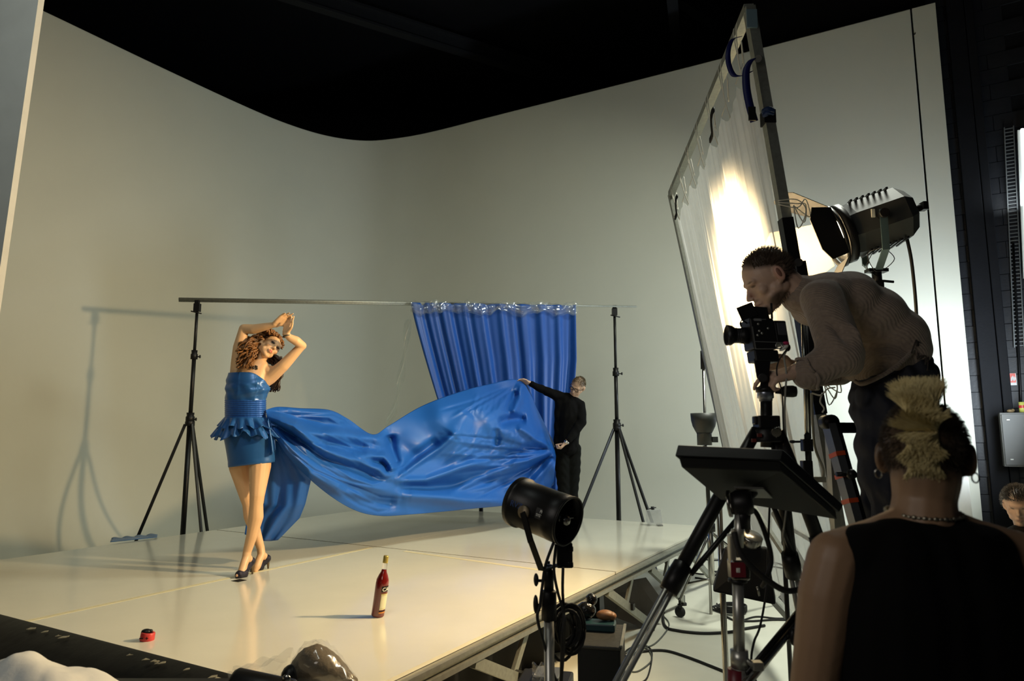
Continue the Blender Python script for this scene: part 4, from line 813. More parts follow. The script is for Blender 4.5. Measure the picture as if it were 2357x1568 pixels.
for a_ in (200, 300):
    e = Vector((math.cos(math.radians(a_)), math.sin(math.radians(a_)), 0)); mb = MB(); mb.rod(Vector((ft.x, Ym, .5)), Vector((ft.x, Ym, .02)) + e * .6, .012); mb.build('leg', CHR, ms)
mb = MB(); mb.tube(spl([Q(1712, 1165, .02), Q(1740, 1180, .05), Q(1765, 1240, .05), Q(1775, 1290, .05), Q(1765, 1330, .05), Q(1755, 1350, .1)], 6), .007, 8); mb.build('video_cable', RUB, mo)
mb = MB(); mb.tube(spl([Q(1690, 1225, -.04), Q(1700, 1265, -.05), Q(1725, 1300, -.05), Q(1765, 1335, -.04), Q(1810, 1360, -.02), Q(1855, 1352, 0), Q(1880, 1335, .05), Q(1900, 1320, .1)], 6), .0085, 8); mb.build('black_hose', RUB, ms)

# ================================================================== STANDS BEHIND
def pole_seg(name, pts, r, mat, parent): mb = MB(); mb.rod(pts[0], pts[1], r); return mb.build(name, mat, parent)
# chrome stand behind the tripod
Yc = 3.15; t = thing('chrome_stand', 'slim chrome and black stand just behind the tripod, right of the diffusion cloth', 'stand', (P(1860, 1100, Yc).x, Yc, 0))
pole_seg('upper_pole', [P(1849, 745, Yc), P(1858, 1010, Yc)], .010, CHR, t); pole_seg('upper_pole', [P(1855, 745, Yc + .02), P(1863, 1010, Yc + .02)], .009, BLKM, t)
pole_seg('lower_pole', [P(1858, 1000, Yc), (P(1868, 1200, Yc).x, Yc, .05)], .014, BLKM, t)
for y, h in ((1025, .035), (1085, .06)):
    mb = MB(); mb.box(P(1857, y, Yc), (.045, .04, h * 1.6)); mb.rod(P(1843, y - 8, Yc), P(1826, y - 8, Yc), .005); mb.ball(P(1824, y - 8, Yc), (.016, .008, .008), 8); mb.build('clamp', BLK, t, bevel=.004)
for a_ in (90, 210, 330):
    e = Vector((math.cos(math.radians(a_)), math.sin(math.radians(a_)), 0)); q = Vector((P(1868, 1200, Yc).x, Yc, 0)); mb = MB(); mb.rod(q + Vector((0, 0, .6)), q + e * .5 + Vector((0, 0, .02)), .010); mb.build('leg', BLKM, t)
mb = MB(); mb.bar(P(1838, 604, 3.22), P(1846, 650, 3.22), .05, .05); mb.rod(P(1838, 604, 3.2), P(1838, 604, 3.15), .02); mb.build('grip_clamp', BLK, FRM)
# rolling stand with reflector cup
Yr = 6.2; bx = P(1622, 1020, Yr).x
t = thing('rolling_stand', 'chrome rolling stand on casters beside the far edge of the stage', 'stand', (P(1638, 1330, Yr).x, Yr, 0))
x1 = P(1634, 1200, Yr).x
for i, (a_, b_, r_) in enumerate(((Vector((x1, Yr, .35)), Vector((x1, Yr, 1.0)), .024), (Vector((x1, Yr, .95)), Vector((bx, Yr, 1.55)), .018))): pole_seg('pole', [a_, b_], r_, CHR if i == 0 else BLKM, t)
mb = MB(); mb.lathe([(0, -.04), (.045, -.04), (.045, .03), (0, .03)], (x1, Yr, .84), n=14); mb.build('hub', BLK, t)
for fx, fy in ((1565, 1398), (1802, 1372), (1700, 1300)):
    g = Pz(fx, fy, .09); mb = MB(); mb.rod((x1, Yr, .80), (g.x, g.y, .15), .012); mb.rod((x1, Yr, .40), Vector((x1, Yr, .80)).lerp(Vector((g.x, g.y, .15)), .75), .010); mb.build('leg', CHR, t)
    mb = MB(); mb.rod((g.x, g.y, .17), (g.x, g.y, .10), .012); mb.box((g.x, g.y, .10), (.03, .05, .03)); cs0 = mb.build('caster', BLK, t)
    mb = MB(); mb.lathe([(0, -.014), (.045, -.014), (.05, 0), (.045, .014), (0, .014)], (g.x, g.y, .05), (.5, .8, 0), 20); mb.build('wheel', RUB, cs0)
t = thing('reflector_cup_lamp', 'small black lamp with a bowl-shaped reflector left of the diffusion cloth', 'lamp', P(1622, 1025, Yr))
mb = MB(); q = P(1622, 1025, Yr); mb.lathe([(0, 0), (.065, 0), (.065, .10), (.07, .11), (0, .11)], q, n=24); mb.box(q + Vector((.09, 0, .05)), (.05, .05, .05)); mb.build('lamp_body', M('grey_black', (.03, .033, .030), .5), t)
mb = MB(); mb.lathe([(.06, .10), (.075, .12), (.10, .17), (.112, .22), (.116, .285), (.110, .285), (.10, .2), (.05, .12)], q, n=32); mb.build('reflector_bowl', MATS['grey_black'], t)
Yq = 6.6; t = thing('thin_pole_stand', 'thin pole with a black grip rising behind the bowl-shaped reflector lamp', 'stand', (P(1620, 1000, Yq).x, Yq, 0))
xq = P(1619, 950, Yq).x
pole_seg('pole', [(xq, Yq, 0), P(1618, 812, Yq)], .014, CHR, t); mb = MB(); mb.rod(P(1618, 850, Yq), P(1617, 808, Yq), .022); mb.build('grip', BLK, t)
Yq2 = 4.9; 
t = thing('black_wind_machine', 'black hooded floodlight with flared cloth sides hanging behind the chrome monitor stand', 'lamp', P(1715, 1390, 3.6))
Yf = 3.6
top4 = [P(1668, 1262, Yf - .1), P(1765, 1262, Yf - .1), P(1765, 1258, Yf + .12), P(1668, 1258, Yf + .12)]; bot4 = [P(1640, 1362, Yf - .25), P(1786, 1393, Yf - .25), P(1786, 1380, Yf + .2), P(1640, 1350, Yf + .2)]
mb = MB(); mb.hexa(bot4, top4); mb.build('flared_hood', GAF, t, bevel=.01)
mb = MB(); q = P(1726, 1268, Yf - .05); mb.lathe([(0, -.04), (.045, -.04), (.055, .0), (.055, .05), (.05, .055), (0, .055)], q + Vector((0, 0, .03)), (.1, -.5, 1), 28); mb.build('chrome_cup', CHR, t)
mb = MB(); mb.tube(spl([P(1722, 1172, Yf), P(1720, 1200, Yf), P(1722, 1235, Yf)], 4), .016, 8); mb.build('coil_cable', RUB, t)
mb = MB(); mb.rod(P(1742, 1350, Yf - .27), P(1748, 1372, Yf - .27), .006); mb.build('buckle', CHR, t)
mb = MB(); xx = P(1660, 1280, Yf + .1).x; mb.rod((xx, Yf + .1, 0), (xx, Yf + .1, 1.5), .016); mb.build('support_pole', CHR, t)
# grey flat leaning between, black rails on the floor
mb = MB(); mb.prism([P(1712, 1140, 8.2), P(1778, 1140, 8.2), P(1776, 1246, 8.2), P(1740, 1240, 8.2)], (0, .03, 0)); mb.build('grey_flat', M('grey_board', (.28, .28, .25), .7), None, 'small grey board standing on the floor behind the black hooded floodlight', 'board')
for i, (a_, b_) in enumerate((((1590, 1249), (1850, 1258)), ((1600, 1262), (1700, 1266)), ((1765, 1270), (1880, 1276)))):
    p_, q_ = Pz(*a_, .02), Pz(*b_, .02); mb = MB(); mb.bar(p_, q_, .06, .05); mb.build('floor_rail', BLKM, None, ['long black rail lying on the floor along the foot of the white wall', 'short black rail on the floor next to the stage corner, left of the hooded floodlight', 'short black rail on the floor right of the hooded floodlight'][i], 'rail')
# mid stands' legs seen through the clutter
Yg = 4.4; t = thing('wooden_leg_stand', 'stand with pale metal legs standing in the clutter right of the hooded floodlight', 'stand', (P(1800, 1200, Yg).x, Yg, 0))
for (a_, b_) in (((1736, 1170), (1815, 1290)), ((1780, 1180), (1860, 1320)), ((1795, 1200), (1880, 1250))):
    mb = MB(); mb.bar(P(*a_, Yg), P(*b_, Yg - .3), .025, .025); mb.build('leg', GALV, t)
mb = MB(); g = P(1800, 1175, Yg); mb.rod((g.x, Yg, 0), (g.x, Yg, 1.2), .014); mb.build('pole', BLKM, t)
# clear plastic canister at the stage's back edge
q = P(1507, 1198, 8.15); q.z = .60; t = thing('plastic_canister', 'clear plastic canister with a black spout at the back edge of the stage', 'canister', q)
mb = MB(); mb.hexa([q + Vector(v) for v in ((-.085, -.06, .02), (.085, -.06, 0), (.085, .06, 0), (-.085, .06, .02))], [q + Vector(v) for v in ((-.095, -.06, .17), (.06, -.06, .19), (.06, .06, .19), (-.095, .06, .17))]); mb.build('container', film('clear_hard_plastic', (.7, .72, .72), .45, .1), t, bevel=.01)
mb = MB(); mb.rod(q + Vector((-.02, 0, .18)), q + Vector((-.02, 0, .215)), .02); mb.rod(q + Vector((-.06, 0, .19)), q + Vector((.02, 0, .205)), .006); mb.box(q + Vector((.055, 0, .0)), (.06, .1, .02)); mb.build('spout', BLK, t)
# blue plastic on the left back edge of the stage
mb = MB(); a_ = Pz(258, 1251, .6); b_ = Pz(366, 1240, .6); dd = b_ - a_
mb.grid(24, 8, lambda u, v: a_ + dd * u + Vector((-.02 + .16 * v * -.5, .16 * v, .012 + .02 * abs(math.sin(u * 12 + v * 4)) * v)))
mb.build('blue_sheet', M('blue_wrapper', (.08, .18, .34), .3, var=.5, nscale=12), None, 'small sheet of blue and grey plastic lying on the left back edge of the stage', 'sheet', thick=.004)

# ================================================================== LADDER
Yl2 = 2.75; la, lb = P(1908, 978, Yl2), P(1985, 1260, Yl2 - .10); dl = lb - la; lend = la + dl * (la.z / (la.z - lb.z)) * .99
t = thing('stepladder', 'grey and black stepladder with orange bands that the photographer stands on', 'ladder', (lend.x + .3, Yl2, 0))
off = Vector((.34, .10, 0))
for k, o_ in enumerate((Vector(), off)):
    mb = MB(); mb.bar(la + o_, lend + o_, .030, .062, (0, 1, 0)); mb.build('stile', M('ladder_grey', (.15, .16, .175), .4, .5), t)
    mb = MB(); mb.bar(la + o_ + Vector((.022, -.005, 0)), lend + o_ + Vector((.022, -.005, 0)), .03, .024, (0, 1, 0)); mb.build('black_edge', BLK, t)
    mb = MB(); mb.ball(lend + o_ + Vector((0, 0, .02)), (.04, .03, .022), 8); mb.build('rubber_foot', RUB, t)
for y in (1050, 1100, 1158):
    f_ = (y - 978) / (1260 - 978.); q = la + dl * f_; mb = MB(); mb.bar(q - dl * .018, q + dl * .018, .036, .068, (0, 1, 0)); mb.build('orange_band', M('orange_tape', (.72, .09, .02), .5), t)
mb = MB(); mb.lathe([(0, -.03), (.03, -.03), (.03, .03), (0, .03)], la + Vector((0, 0, .01)), (0, 1, 0), 16); mb.build('hinge', BLK, t)
mb = MB(); mb.bar(la + Vector((0, 0, -.012)), la + off * 1.0 + Vector((0, 0, -.012)), .05, .042); mb.build('top_bar', BLK, t)
zst = .98
for z in (.30, .64, zst):
    f_ = (la.z - z) / (la.z - lend.z); q = la.lerp(lend, f_); mb = MB(); mb.box(q + off / 2 + Vector((0, 0, -.012)), (.36, .20 if z == zst else .09, .024)); mb.build('step', MATS['ladder_grey'], t, bevel=.003)
for o_ in (Vector(), off):
    mb = MB(); mb.bar(la + o_ + Vector((.02, .04, -.02)), (la.x + .25 + o_.x, Yl2 + .55, .02), .025, .04, (0, 1, 0)); mb.build('rear_leg', ALU, t)
mb = MB(); mb.rod(P(1925, 1092, Yl2 - .1), P(1965, 1092, Yl2 - .1), .009); mb.ball(P(1960, 1092, Yl2 - .12), .02, 10); mb.build('side_knob', BLK, t)
# frame lower tie string + small grey box
mb = MB(); mb.tube(spl([P(1869, 905, 3.2), P(1890, 910, 3.2), P(1905, 895, 3.2), P(1922, 892, 3.2)], 5), .004, 5); mb.tube(spl([P(1893, 905, 3.2), P(1888, 925, 3.2), P(1897, 940, 3.2), P(1893, 950, 3.2)], 5), .004, 5); mb.build('loose_string', WS, None, 'loose white string knotted round the frame upright below the photographer\'s sleeve', 'string')
mb = MB(); q = P(1884, 1104, 3.25); mb.box(q, (.058, .03, .024)); t = mb.build('inline_switch', M('beige_plastic', (.40, .38, .31), .5), None, 'small beige switch box hanging on a white cord beside the frame upright', 'switch')
mb = MB(); mb.tube(spl([P(1868, 905, 3.22), P(1870, 960, 3.22), P(1876, 1030, 3.22), P(1895, 1080, 3.22), q + Vector((.02, 0, 0))], 6), .006, 6); mb.build('cord', M('beige_cord', (.36, .35, .28), .6), t)
# chrome leg pair at the bottom right, seen under the woman's... foreground person's arm
Yb = 2.1; t = thing('folding_stand', 'folded chrome stand whose legs cross behind the foreground person\'s arm', 'stand', (P(1990, 1568, Yb).x, Yb, 0))
for a_, b_ in (((1942, 1430), (1992, 1590)), ((1952, 1430), (2004, 1590)), ((1930, 1490), (1985, 1560)), ((1938, 1440), (1925, 1575))):
    p_, q_ = P(*a_, Yb), P(*b_, Yb); dq = q_ - p_; q_ = p_ + dq * (p_.z / (p_.z - q_.z)) if a_[1] < 1460 and b_[0] > 1950 else q_; mb = MB(); mb.rod(p_, q_, .009); mb.build('leg', CHR, t)
mb = MB(); mb.bar(P(1925, 1488, Yb), P(1975, 1480, Yb), .02, .03); mb.build('cross_brace', BLKM, t)
mb = MB(); mb.tube(spl([P(1955, 1500, Yb), P(1950, 1530, Yb), P(1935, 1560, Yb), P(1920, 1600, Yb)], 5), .007, 6); mb.build('cable', RUB, t)

# ================================================================== UNDER AND BESIDE THE STAGE
mb = MB(); mb.prism([P(1388, 1350, 5.75), P(1465, 1335, 6.0), P(1512, 1400, 6.2), P(1480, 1446, 6.15), P(1392, 1412, 5.75)], Vector((.10, .10, 0))); mb.build('leaning_board', WOOD, None, 'dark brown plywood sheet leaning under the right edge of the stage', 'board')
mb = MB(); mb.prism([P(1466, 1336, 6.05), P(1500, 1365, 6.2), P(1532, 1412, 6.25), P(1492, 1440, 6.2)], Vector((-.06, .08, 0))); mb.build('plywood_panel', WOOD, None, 'tilted brown plywood panel next to the stage foot, right of the leaning sheet', 'panel')
cx = P(1392, 1500, 3.25); zt_ = P(1345, 1497, 3.10).z
t = thing('flight_case', 'black carpet-covered equipment case standing beside the stage under the drum lamp', 'case', (cx.x, 3.3, 0))
mb = MB(); Rz = Matrix.Rotation(math.radians(-12), 3, 'Z'); mb.box((cx.x, 3.34, zt_ / 2), (.19, .36, zt_ - .004), Rz); mb.build('shell', M('carpet_black', (.009, .010, .009), .85, bump=.5, bscale=200, bdist=.002), t, bevel=.01)
mb = MB(); mb.box((cx.x, 3.34, zt_ - .008), (.20, .37, .016), Rz); mb.build('lid', M('dark_plank', (.03, .03, .026), .5, bump=.3, bscale=40), t, bevel=.006)
mb = MB(); mb.bar(Vector((cx.x, 3.34, zt_)) + Rz @ Vector((.098, -.18, 0)), Vector((cx.x, 3.34, zt_)) + Rz @ Vector((.098, .18, 0)), .012, .012); mb.build('metal_edge', ALU, t)
mb = MB(); q = Vector((cx.x + .0, 3.42, zt_)); mb.box(q + Vector((0, 0, .018)), (.15, .10, .035), Rz)
mb.build('blue_tray', M('teal_plastic', (.012, .045, .055), .35), None, 'small teal-edged plastic tray on top of the black flight case', 'tray', bevel=.006)
mb = MB(); mb.ball(q + Vector((.03, .02, .060)), (.045, .035, .024), 14); mb.ball(q + Vector((.06, .02, .055)), (.025, .03, .02), 10); mb.build('leather_pouch', M('tan_leather', (.24, .11, .045), .5, bump=.3, bscale=50, bdist=.003), None, 'tan leather pouch resting on the teal tray', 'pouch')
mb = MB(); mb.ball(q + Vector((-.06, .05, .075)), (.05, .04, .04), 12); mb.ball(q + Vector((-.03, .07, .12)), (.03, .03, .03), 10); mb.build('black_bag', M('glossy_bin_bag', (.01, .01, .01), .15, bump=1.0, bscale=30, bdist=.01), None, 'crumpled glossy black bag behind the leather pouch', 'bag')
mb = MB(); mb.box((cx.x - .27, 3.55, .22), (.26, .40, .44), Rz); t = mb.build('second_case', BLK, None, 'low black case behind the coiled cable, left of the flight case', 'case', bevel=.01)
mb = MB(); mb.box((cx.x - .24, 3.62, .455), (.13, .16, .03), Rz); mb.build('grey_tray', M('grey_plastic', (.10, .11, .11), .3), None, 'grey plastic tray on the low black case behind the coiled cable', 'tray', bevel=.005)
mb = MB(); mb.grid(16, 16, lambda u, v: P(1225 + 40 * u, 1530 + 50 * v, 3.2) + Vector((0, .03 * math.sin(u * 13 + v * 9), .01 * math.sin(v * 17)))); mb.build('plastic_bag_scrap', film('dark_clear_film', (.35, .35, .33), .3, .1), None, 'scrap of crinkled clear plastic under the stage edge left of the steel stand', 'plastic bag')

# ================================================================== CABLES ON THE FLOOR
def cable(pxs, r, label, mat=RUB, z=None, name='floor_cable', grp=None):
    mb = MB(); mb.tube([p_ for p_ in spl([Pz(x, y, r) for x, y in pxs], 8)], r, 8); return mb.build(name, mat, None, label, 'cable', grp)
cable([(1440, 1512), (1480, 1500), (1530, 1498), (1580, 1512), (1640, 1535), (1700, 1560), (1760, 1590)], .010, 'thick black cable running from the flight case across the white floor to the monitor stand')
cable([(1525, 1400), (1530, 1440), (1560, 1452), (1620, 1458), (1680, 1455), (1700, 1450), (1760, 1440)], .012, 'thick black cable curving across the floor left of the chrome monitor stand, below the caster')
cable([(1440, 1505), (1460, 1490), (1490, 1495), (1500, 1520), (1470, 1545), (1450, 1540), (1470, 1500), (1510, 1480), (1540, 1440), (1525, 1415)], .006, 'thin grey cable looping beside the flight case', M('grey_cable', (.09, .10, .09), .5))
cable([(1445, 1530), (1440, 1500), (1475, 1485), (1500, 1500), (1490, 1560), (1460, 1575)], .006, 'thin black cable loop beside the flight case')
cable([(1650, 1390), (1660, 1410), (1690, 1428), (1730, 1430), (1780, 1427), (1840, 1428)], .009, 'black cable running right from behind the monitor stand at mid floor')
cable([(1700, 1432), (1740, 1420), (1790, 1424), (1840, 1422)], .008, 'second black cable just above the one running right at mid floor')
mb = MB()
for i in range(5):
    c_ = Pz(1678 + i * 3, 1405 + i * 2, 0); rr = .16 - i * .012; mb.tube([c_ + Vector((rr * math.cos(a), rr * .9 * math.sin(a), .012 + i * .016)) for a in [2 * math.pi * j / 28 for j in range(29)]], .008, 6)
mb.build('cable_coil', RUB, None, 'coil of black cable lying on the floor under the hooded floodlight', 'cable')
cable([(1590, 1318), (1620, 1322), (1650, 1316), (1690, 1330), (1650, 1336), (1600, 1330)], .009, 'thin black cable wriggling on the floor beside the far stage corner')
cable([(1600, 1285), (1650, 1290), (1700, 1280), (1760, 1300), (1830, 1315), (1860, 1340)], .009, 'black cable snaking along the floor in front of the rails')
cable([(1770, 1295), (1800, 1300), (1850, 1330), (1880, 1345)], .008, 'short black cable on the floor below the right-hand rail')
mb = MB(); mb.tube(spl([P(1772, 1150, 2.6), P(1768, 1260, 2.6), P(1765, 1350, 2.6), P(1750, 1440, 2.55), P(1735, 1480, 2.5), P(1730, 1530, 2.5), P(1750, 1600, 2.5)], 6), .004, 6); mb.build('hanging_cable', RUB, None, 'thin black cable hanging down from the tripod between its legs to the floor', 'cable')
mb = MB(); q = Pz(1836, 1424, .02); mb.ball(q, (.04, .03, .03), 8); mb.box(q + Vector((.05, 0, .01)), (.05, .03, .03)); mb.build('blue_plug', M('blue_plug', (.03, .06, .30), .4), None, 'blue cable connector lying on the floor beside the right tripod leg', 'plug')
# thin dark pole legs behind the woman's train (foot of a third stand)
q = P(1103, 1172, 9.2); mb = MB(); mb.rod((q.x, 9.75, 0), (q.x, 9.75, .75), .03); mb.box((q.x, 9.75, .74), (.10, .08, .03)); mb.build('short_post', BLKM, None, 'short black post just visible below the blue train at the back of the stage', 'post')
# ================================================================== PEOPLE
def strand(mb, root, d, L, r, bend=Vector((0, 0, -1)), bk=.3, seg=3, wob=0.0):
    pts = []; p_ = Vector(root); d = Vector(d).normalized()
    for i in range(seg + 1):
        pts.append(p_); d = (d + bend * bk / seg + (Vector((random.uniform(-1, 1), random.uniform(-1, 1), random.uniform(-1, 1))) * wob)).normalized(); p_ = p_ + d * L / seg
    mb.tube(pts, [r * (1 - .8 * i / seg) for i in range(seg + 1)], 3, cap=False)
def curl_lock(mb, pts, R, turns, r, n=22):
    s_ = spl(pts, 8); m_ = len(s_); out = []; ph = random.uniform(0, 6.28)
    for i in range(n):
        f = i / (n - 1) * (m_ - 1); a = s_[int(f)].lerp(s_[min(m_ - 1, int(f) + 1)], f - int(f)); t_ = (s_[min(m_ - 1, int(f) + 1)] - s_[max(0, int(f) - 1)]).normalized(); u, v, _ = basis(t_)
        g = i / (n - 1); an = ph + turns * 6.283 * g; rr = R * min(1, g * 3 + .2) * (1 - .3 * g); out.append(a + (u * math.cos(an) + v * math.sin(an)) * rr)
    mb.tube(out, [r * (.6 + .6 * math.sin(math.pi * (.1 + .85 * i / (n - 1)))) for i in range(n)], 5)
# ---------------------------------------------------------------- woman
YW = 5.40
def Wp(px, py, d=0): return P(px, py, YW + d)
wt_ = thing('person', 'woman in a short strapless blue satin dress posing with both arms raised', 'person', Vector((Wp(575, 1300).x, YW, ZT)))
mb = MB()
TR_ = [(1060, 530, 624, .10), (1035, 524, 626, .115), (1010, 520, 627, .125), (985, 522, 614, .115), (955, 523, 606, .098), (925, 523, 605, .098), (897, 523, 613, .118), (872, 528, 614, .115), (852, 534, 616, .092), (838, 548, 618, .07), (828, 568, 610, .05)]
mb.loft([[Wp((l + r) / 2 + (r - l) / 2 * math.cos(a), py, -dp * math.sin(a)) for a in [2 * math.pi * j / 28 for j in range(28)]] for py, l, r, dp in TR_][::-1])
def chain(mbx, seq, n=14):
    for (a, ra), (b, rb) in zip(seq, seq[1:]): capsule(mbx, a, b, ra, rb, n)
chain(mb, [(Wp(549, 1030, .02), .085), (Wp(552, 1075, .03), .082), (Wp(567, 1140, .06), .055), (Wp(572, 1160, .08), .047), (Wp(577, 1188, .10), .054), (Wp(588, 1225, .12), .042), (Wp(600, 1262, .13), .031), (Wp(602, 1278, .12), .031)])
chain(mb, [(Wp(600, 1025, -.02), .088), (Wp(598, 1075, -.05), .083), (Wp(592, 1140, -.10), .056), (Wp(590, 1162, -.10), .050), (Wp(589, 1190, -.09), .056), (Wp(580, 1232, -.09), .042), (Wp(569, 1270, -.08), .032), (Wp(567, 1284, -.09), .032)])
for (ax, ay, ad, bx, by) in ((567, 1284, -.09, 556, 1318), (602, 1278, .12, 591, 1305)):
    an = Wp(ax, ay, ad); ball_ = Pz(bx, by, ZT + .035); chain(mb, [(an, .032), (an.lerp(ball_, .5) + Vector((0, 0, .008)), .030), (ball_, .030), (ball_ + (ball_ - an).normalized() * .03 + Vector((0, 0, .0)), .020)])
    capsule(mb, an + Vector((.012, .025, -.01)), an + Vector((.02, .035, -.035)), .026, .022)
chain(mb, [(Wp(560, 842, 0), .052), (Wp(590, 846, 0), .045), (Wp(622, 856, 0), .050)])
chain(mb, [(Wp(540, 872, 0), .040), (Wp(548, 838, 0), .056), (Wp(552, 800, -.03), .052), (Wp(561, 757, -.05), .037)])
chain(mb, [(Wp(562, 757, -.05), .038), (Wp(584, 758, -.07), .040), (Wp(612, 752, -.10), .030), (Wp(634, 747, -.12), .021)])
chain(mb, [(Wp(602, 882, -.01), .055), (Wp(622, 868, 0), .056), (Wp(652, 842, -.02), .047), (Wp(694, 797, -.02), .033)])
chain(mb, [(Wp(696, 796, -.02), .033), (Wp(682, 785, -.07), .037), (Wp(668, 778, -.10), .030), (Wp(658, 770, -.12), .021)])
hand(mb, Wp(634, 747, -.12), (.80, -.1, .62), (.35, -.6, -.6), 1, .95, (.10, .12, .2, .3), .14, (.6, .7, .2))
hand(mb, Wp(658, 770, -.12), (.16, .1, .97), (-.4, -.9, .1), 1, .95, (.12, .15, .22, .3), .18, (.6, .7, .2))
HW = Head(Wp(620, 799, .03), (.78, -.617, .07), (.374, .557, .74), .98); HW.prims(mb, .92)
chain(mb, [(HW.at(-.015, 0, -.055), .046), (Wp(590, 850, .01), .050)])
ex = (HW.F, HW.S, HW.U); pnt = []
for q in (1, -1):
    pnt += [(HW.at(.086, .031 * q, .004), (ex, (.03, .017, .0085)), (.02, .012, .01), .95, .35), (HW.at(.086, .033 * q, .012), (ex, (.03, .020, .012)), (.20, .11, .08), .6, .6), (HW.at(.088, .033 * q, .024), (ex, (.03, .020, .0035)), (.06, .03, .015), .85, .3), (HW.at(.075, .042 * q, -.028), .022, (.60, .26, .15), .5, .8)]
pnt += [(HW.at(.098, 0, -.071), (ex, (.03, .021, .0105)), (.52, .10, .07), .95, .25), (HW.at(.110, 0, -.071), (ex, (.03, .016, .0016)), (.12, .02, .02), .8, .4), (HW.at(.100, .0, -.045), (ex, (.02, .012, .004)), (.30, .14, .08), .6, .5)]
body('body', mb, .0052, SKW, wt_, 4, (.70, .43, .23), pnt)
mb = MB()
for q in (1, -1): capsule(mb, HW.at(.091, .018 * q, .001), HW.at(.083, .044 * q, .004), .0035, .0022, 8); mb.ball(HW.at(.084, .031 * q, .005), (.008, .013, .006), 10, ex)
mb.build('eyelashes', M('mascara', (.015, .01, .01), .4), wt_)
# dress
TAB = [(856, 528, 608, .105), (875, 522, 616, .130), (897, 520, 619, .142), (918, 520, 610, .118), (960, 520, 610, .112), (985, 519, 620, .128), (1010, 516, 632, .140), (1040, 521, 632, .135), (1066, 526, 630, .126), (1082, 528, 628, .120)]
def shell(p0, p1, nr, fn, n=120, a0=0.0, a1=2 * math.pi):
    m_ = MB(); ys_ = [t[0] for t in TAB]
    def g(u, v):
        a = a0 + (a1 - a0) * u; ca, sa = math.cos(a), math.sin(a); py = p0(a) * (1 - v) + p1(a) * v; inf, dpy = fn(a, v, py)
        l, r, dp = (np.interp(py, ys_, [t[k] for t in TAB]) for k in (1, 2, 3)); s_ = inf * 295
        return Wp((l + r) / 2 + ((r - l) / 2 + s_) * ca, py + dpy, -(dp + inf) * sa)
    m_.grid(n, nr, g); return m_
ptop = lambda a: 859 + 30 * max(0, math.cos(a)) ** 2.5 + (3 * math.sin(a) if math.sin(a) < 0 else -2 * math.sin(a))
def bod(a, v, py):
    w = .004 + .004 * math.sin(py * .30 + 3 * math.cos(a)) * math.exp(-((py - 893) / 26) ** 2) + .003 * math.sin(a * 9 + py * .12) * (py > 885)
    for s_ in (1.12, 2.0): w += .004 * math.exp(-((a - s_) / .035) ** 2)
    return w, 0
shell(ptop, lambda a: 923, 34, bod).build('bodice', SATB, wt_, thick=.004)
shell(lambda a: 921, lambda a: 964, 60, lambda a, v, py: (.006 + .0028 * math.sin(py * 1.35 + .8 * math.sin(3 * a)) + .001 * math.sin(a * 40), 0)).build('waistband', M('pleated_satin', (.022, .11, .42), .36, .25), wt_, thick=.004)
shell(lambda a: 962, lambda a: 1070 - 6 * math.cos(a), 30, lambda a, v, py: (.003 + .003 * math.sin(a * 3 + py * .05) + (.002 if v > .93 else 0), 0)).build('skirt', SATB, wt_, thick=.004)
def pep(a, v, py):
    lf = max(0, -math.cos(a)) ** 2; return .008 + v * (.038 + .045 * lf) + .022 * v * math.sin(a * 13 + 1.5 * math.sin(3 * a)) + .008 * v * math.sin(a * 29), 5 * v * math.sin(a * 13 + 1) + 4 * v * math.sin(a * 5 + 2)
shell(lambda a: 960, lambda a: 1000 + 8 * max(0, math.cos(a)) + 8 * max(0, -math.cos(a)), 22, pep, 260).build('peplum_ruffle', SATB, wt_, thick=.003)
shell(lambda a: 961, lambda a: 984, 14, lambda a, v, py: (.014 + v * .040 + .018 * v * math.sin(a * 17 + 2), 4 * v * math.sin(a * 11)), 260).build('peplum_ruffle', SATB, wt_, thick=.003)
mb = MB(); mb.grid(10, 24, lambda u, v: Wp(612 + 8 * v + (26 - 12 * v) * u * (.3 + .7 * v) , 966 + 76 * v + 6 * math.sin(u * 5), -.10 + .03 * math.sin(u * 9))); mb.build('sash_end', SATB, wt_, thick=.003)
# necklace, bracelet, shoes
mb = MB(); nc = Wp(591, 845, .0)
for i in range(26):
    a = math.pi * (1.02 + .96 * i / 25); q = nc + Vector((.062 * math.cos(a), .058 * math.sin(a) - .012, -.004 - .010 * math.sin(a) * -1 - .008)); mb.ball(q, .0085 if i < 9 else .006, 6)
for i in range(14): mb.ball(Wp(582 + random.uniform(-8, 10), 846 + random.uniform(-4, 5), -.085), random.uniform(.006, .010), 6)
mb.build('necklace', M('dark_jewellery', (.10, .09, .07), .15, .8), wt_)
mb = MB(); mb.tube([Wp(659, 774, -.12) + Vector((.025 * math.cos(a), .025 * math.sin(a), .008 * math.cos(a))) for a in [2 * math.pi * j / 18 for j in range(19)]], .0055, 6); mb.build('bracelet', MATS['dark_jewellery'], wt_)
SH = M('sequin_black', (.018, .016, .03), .16, .4, bump=1.2, bscale=220, bdist=.003)
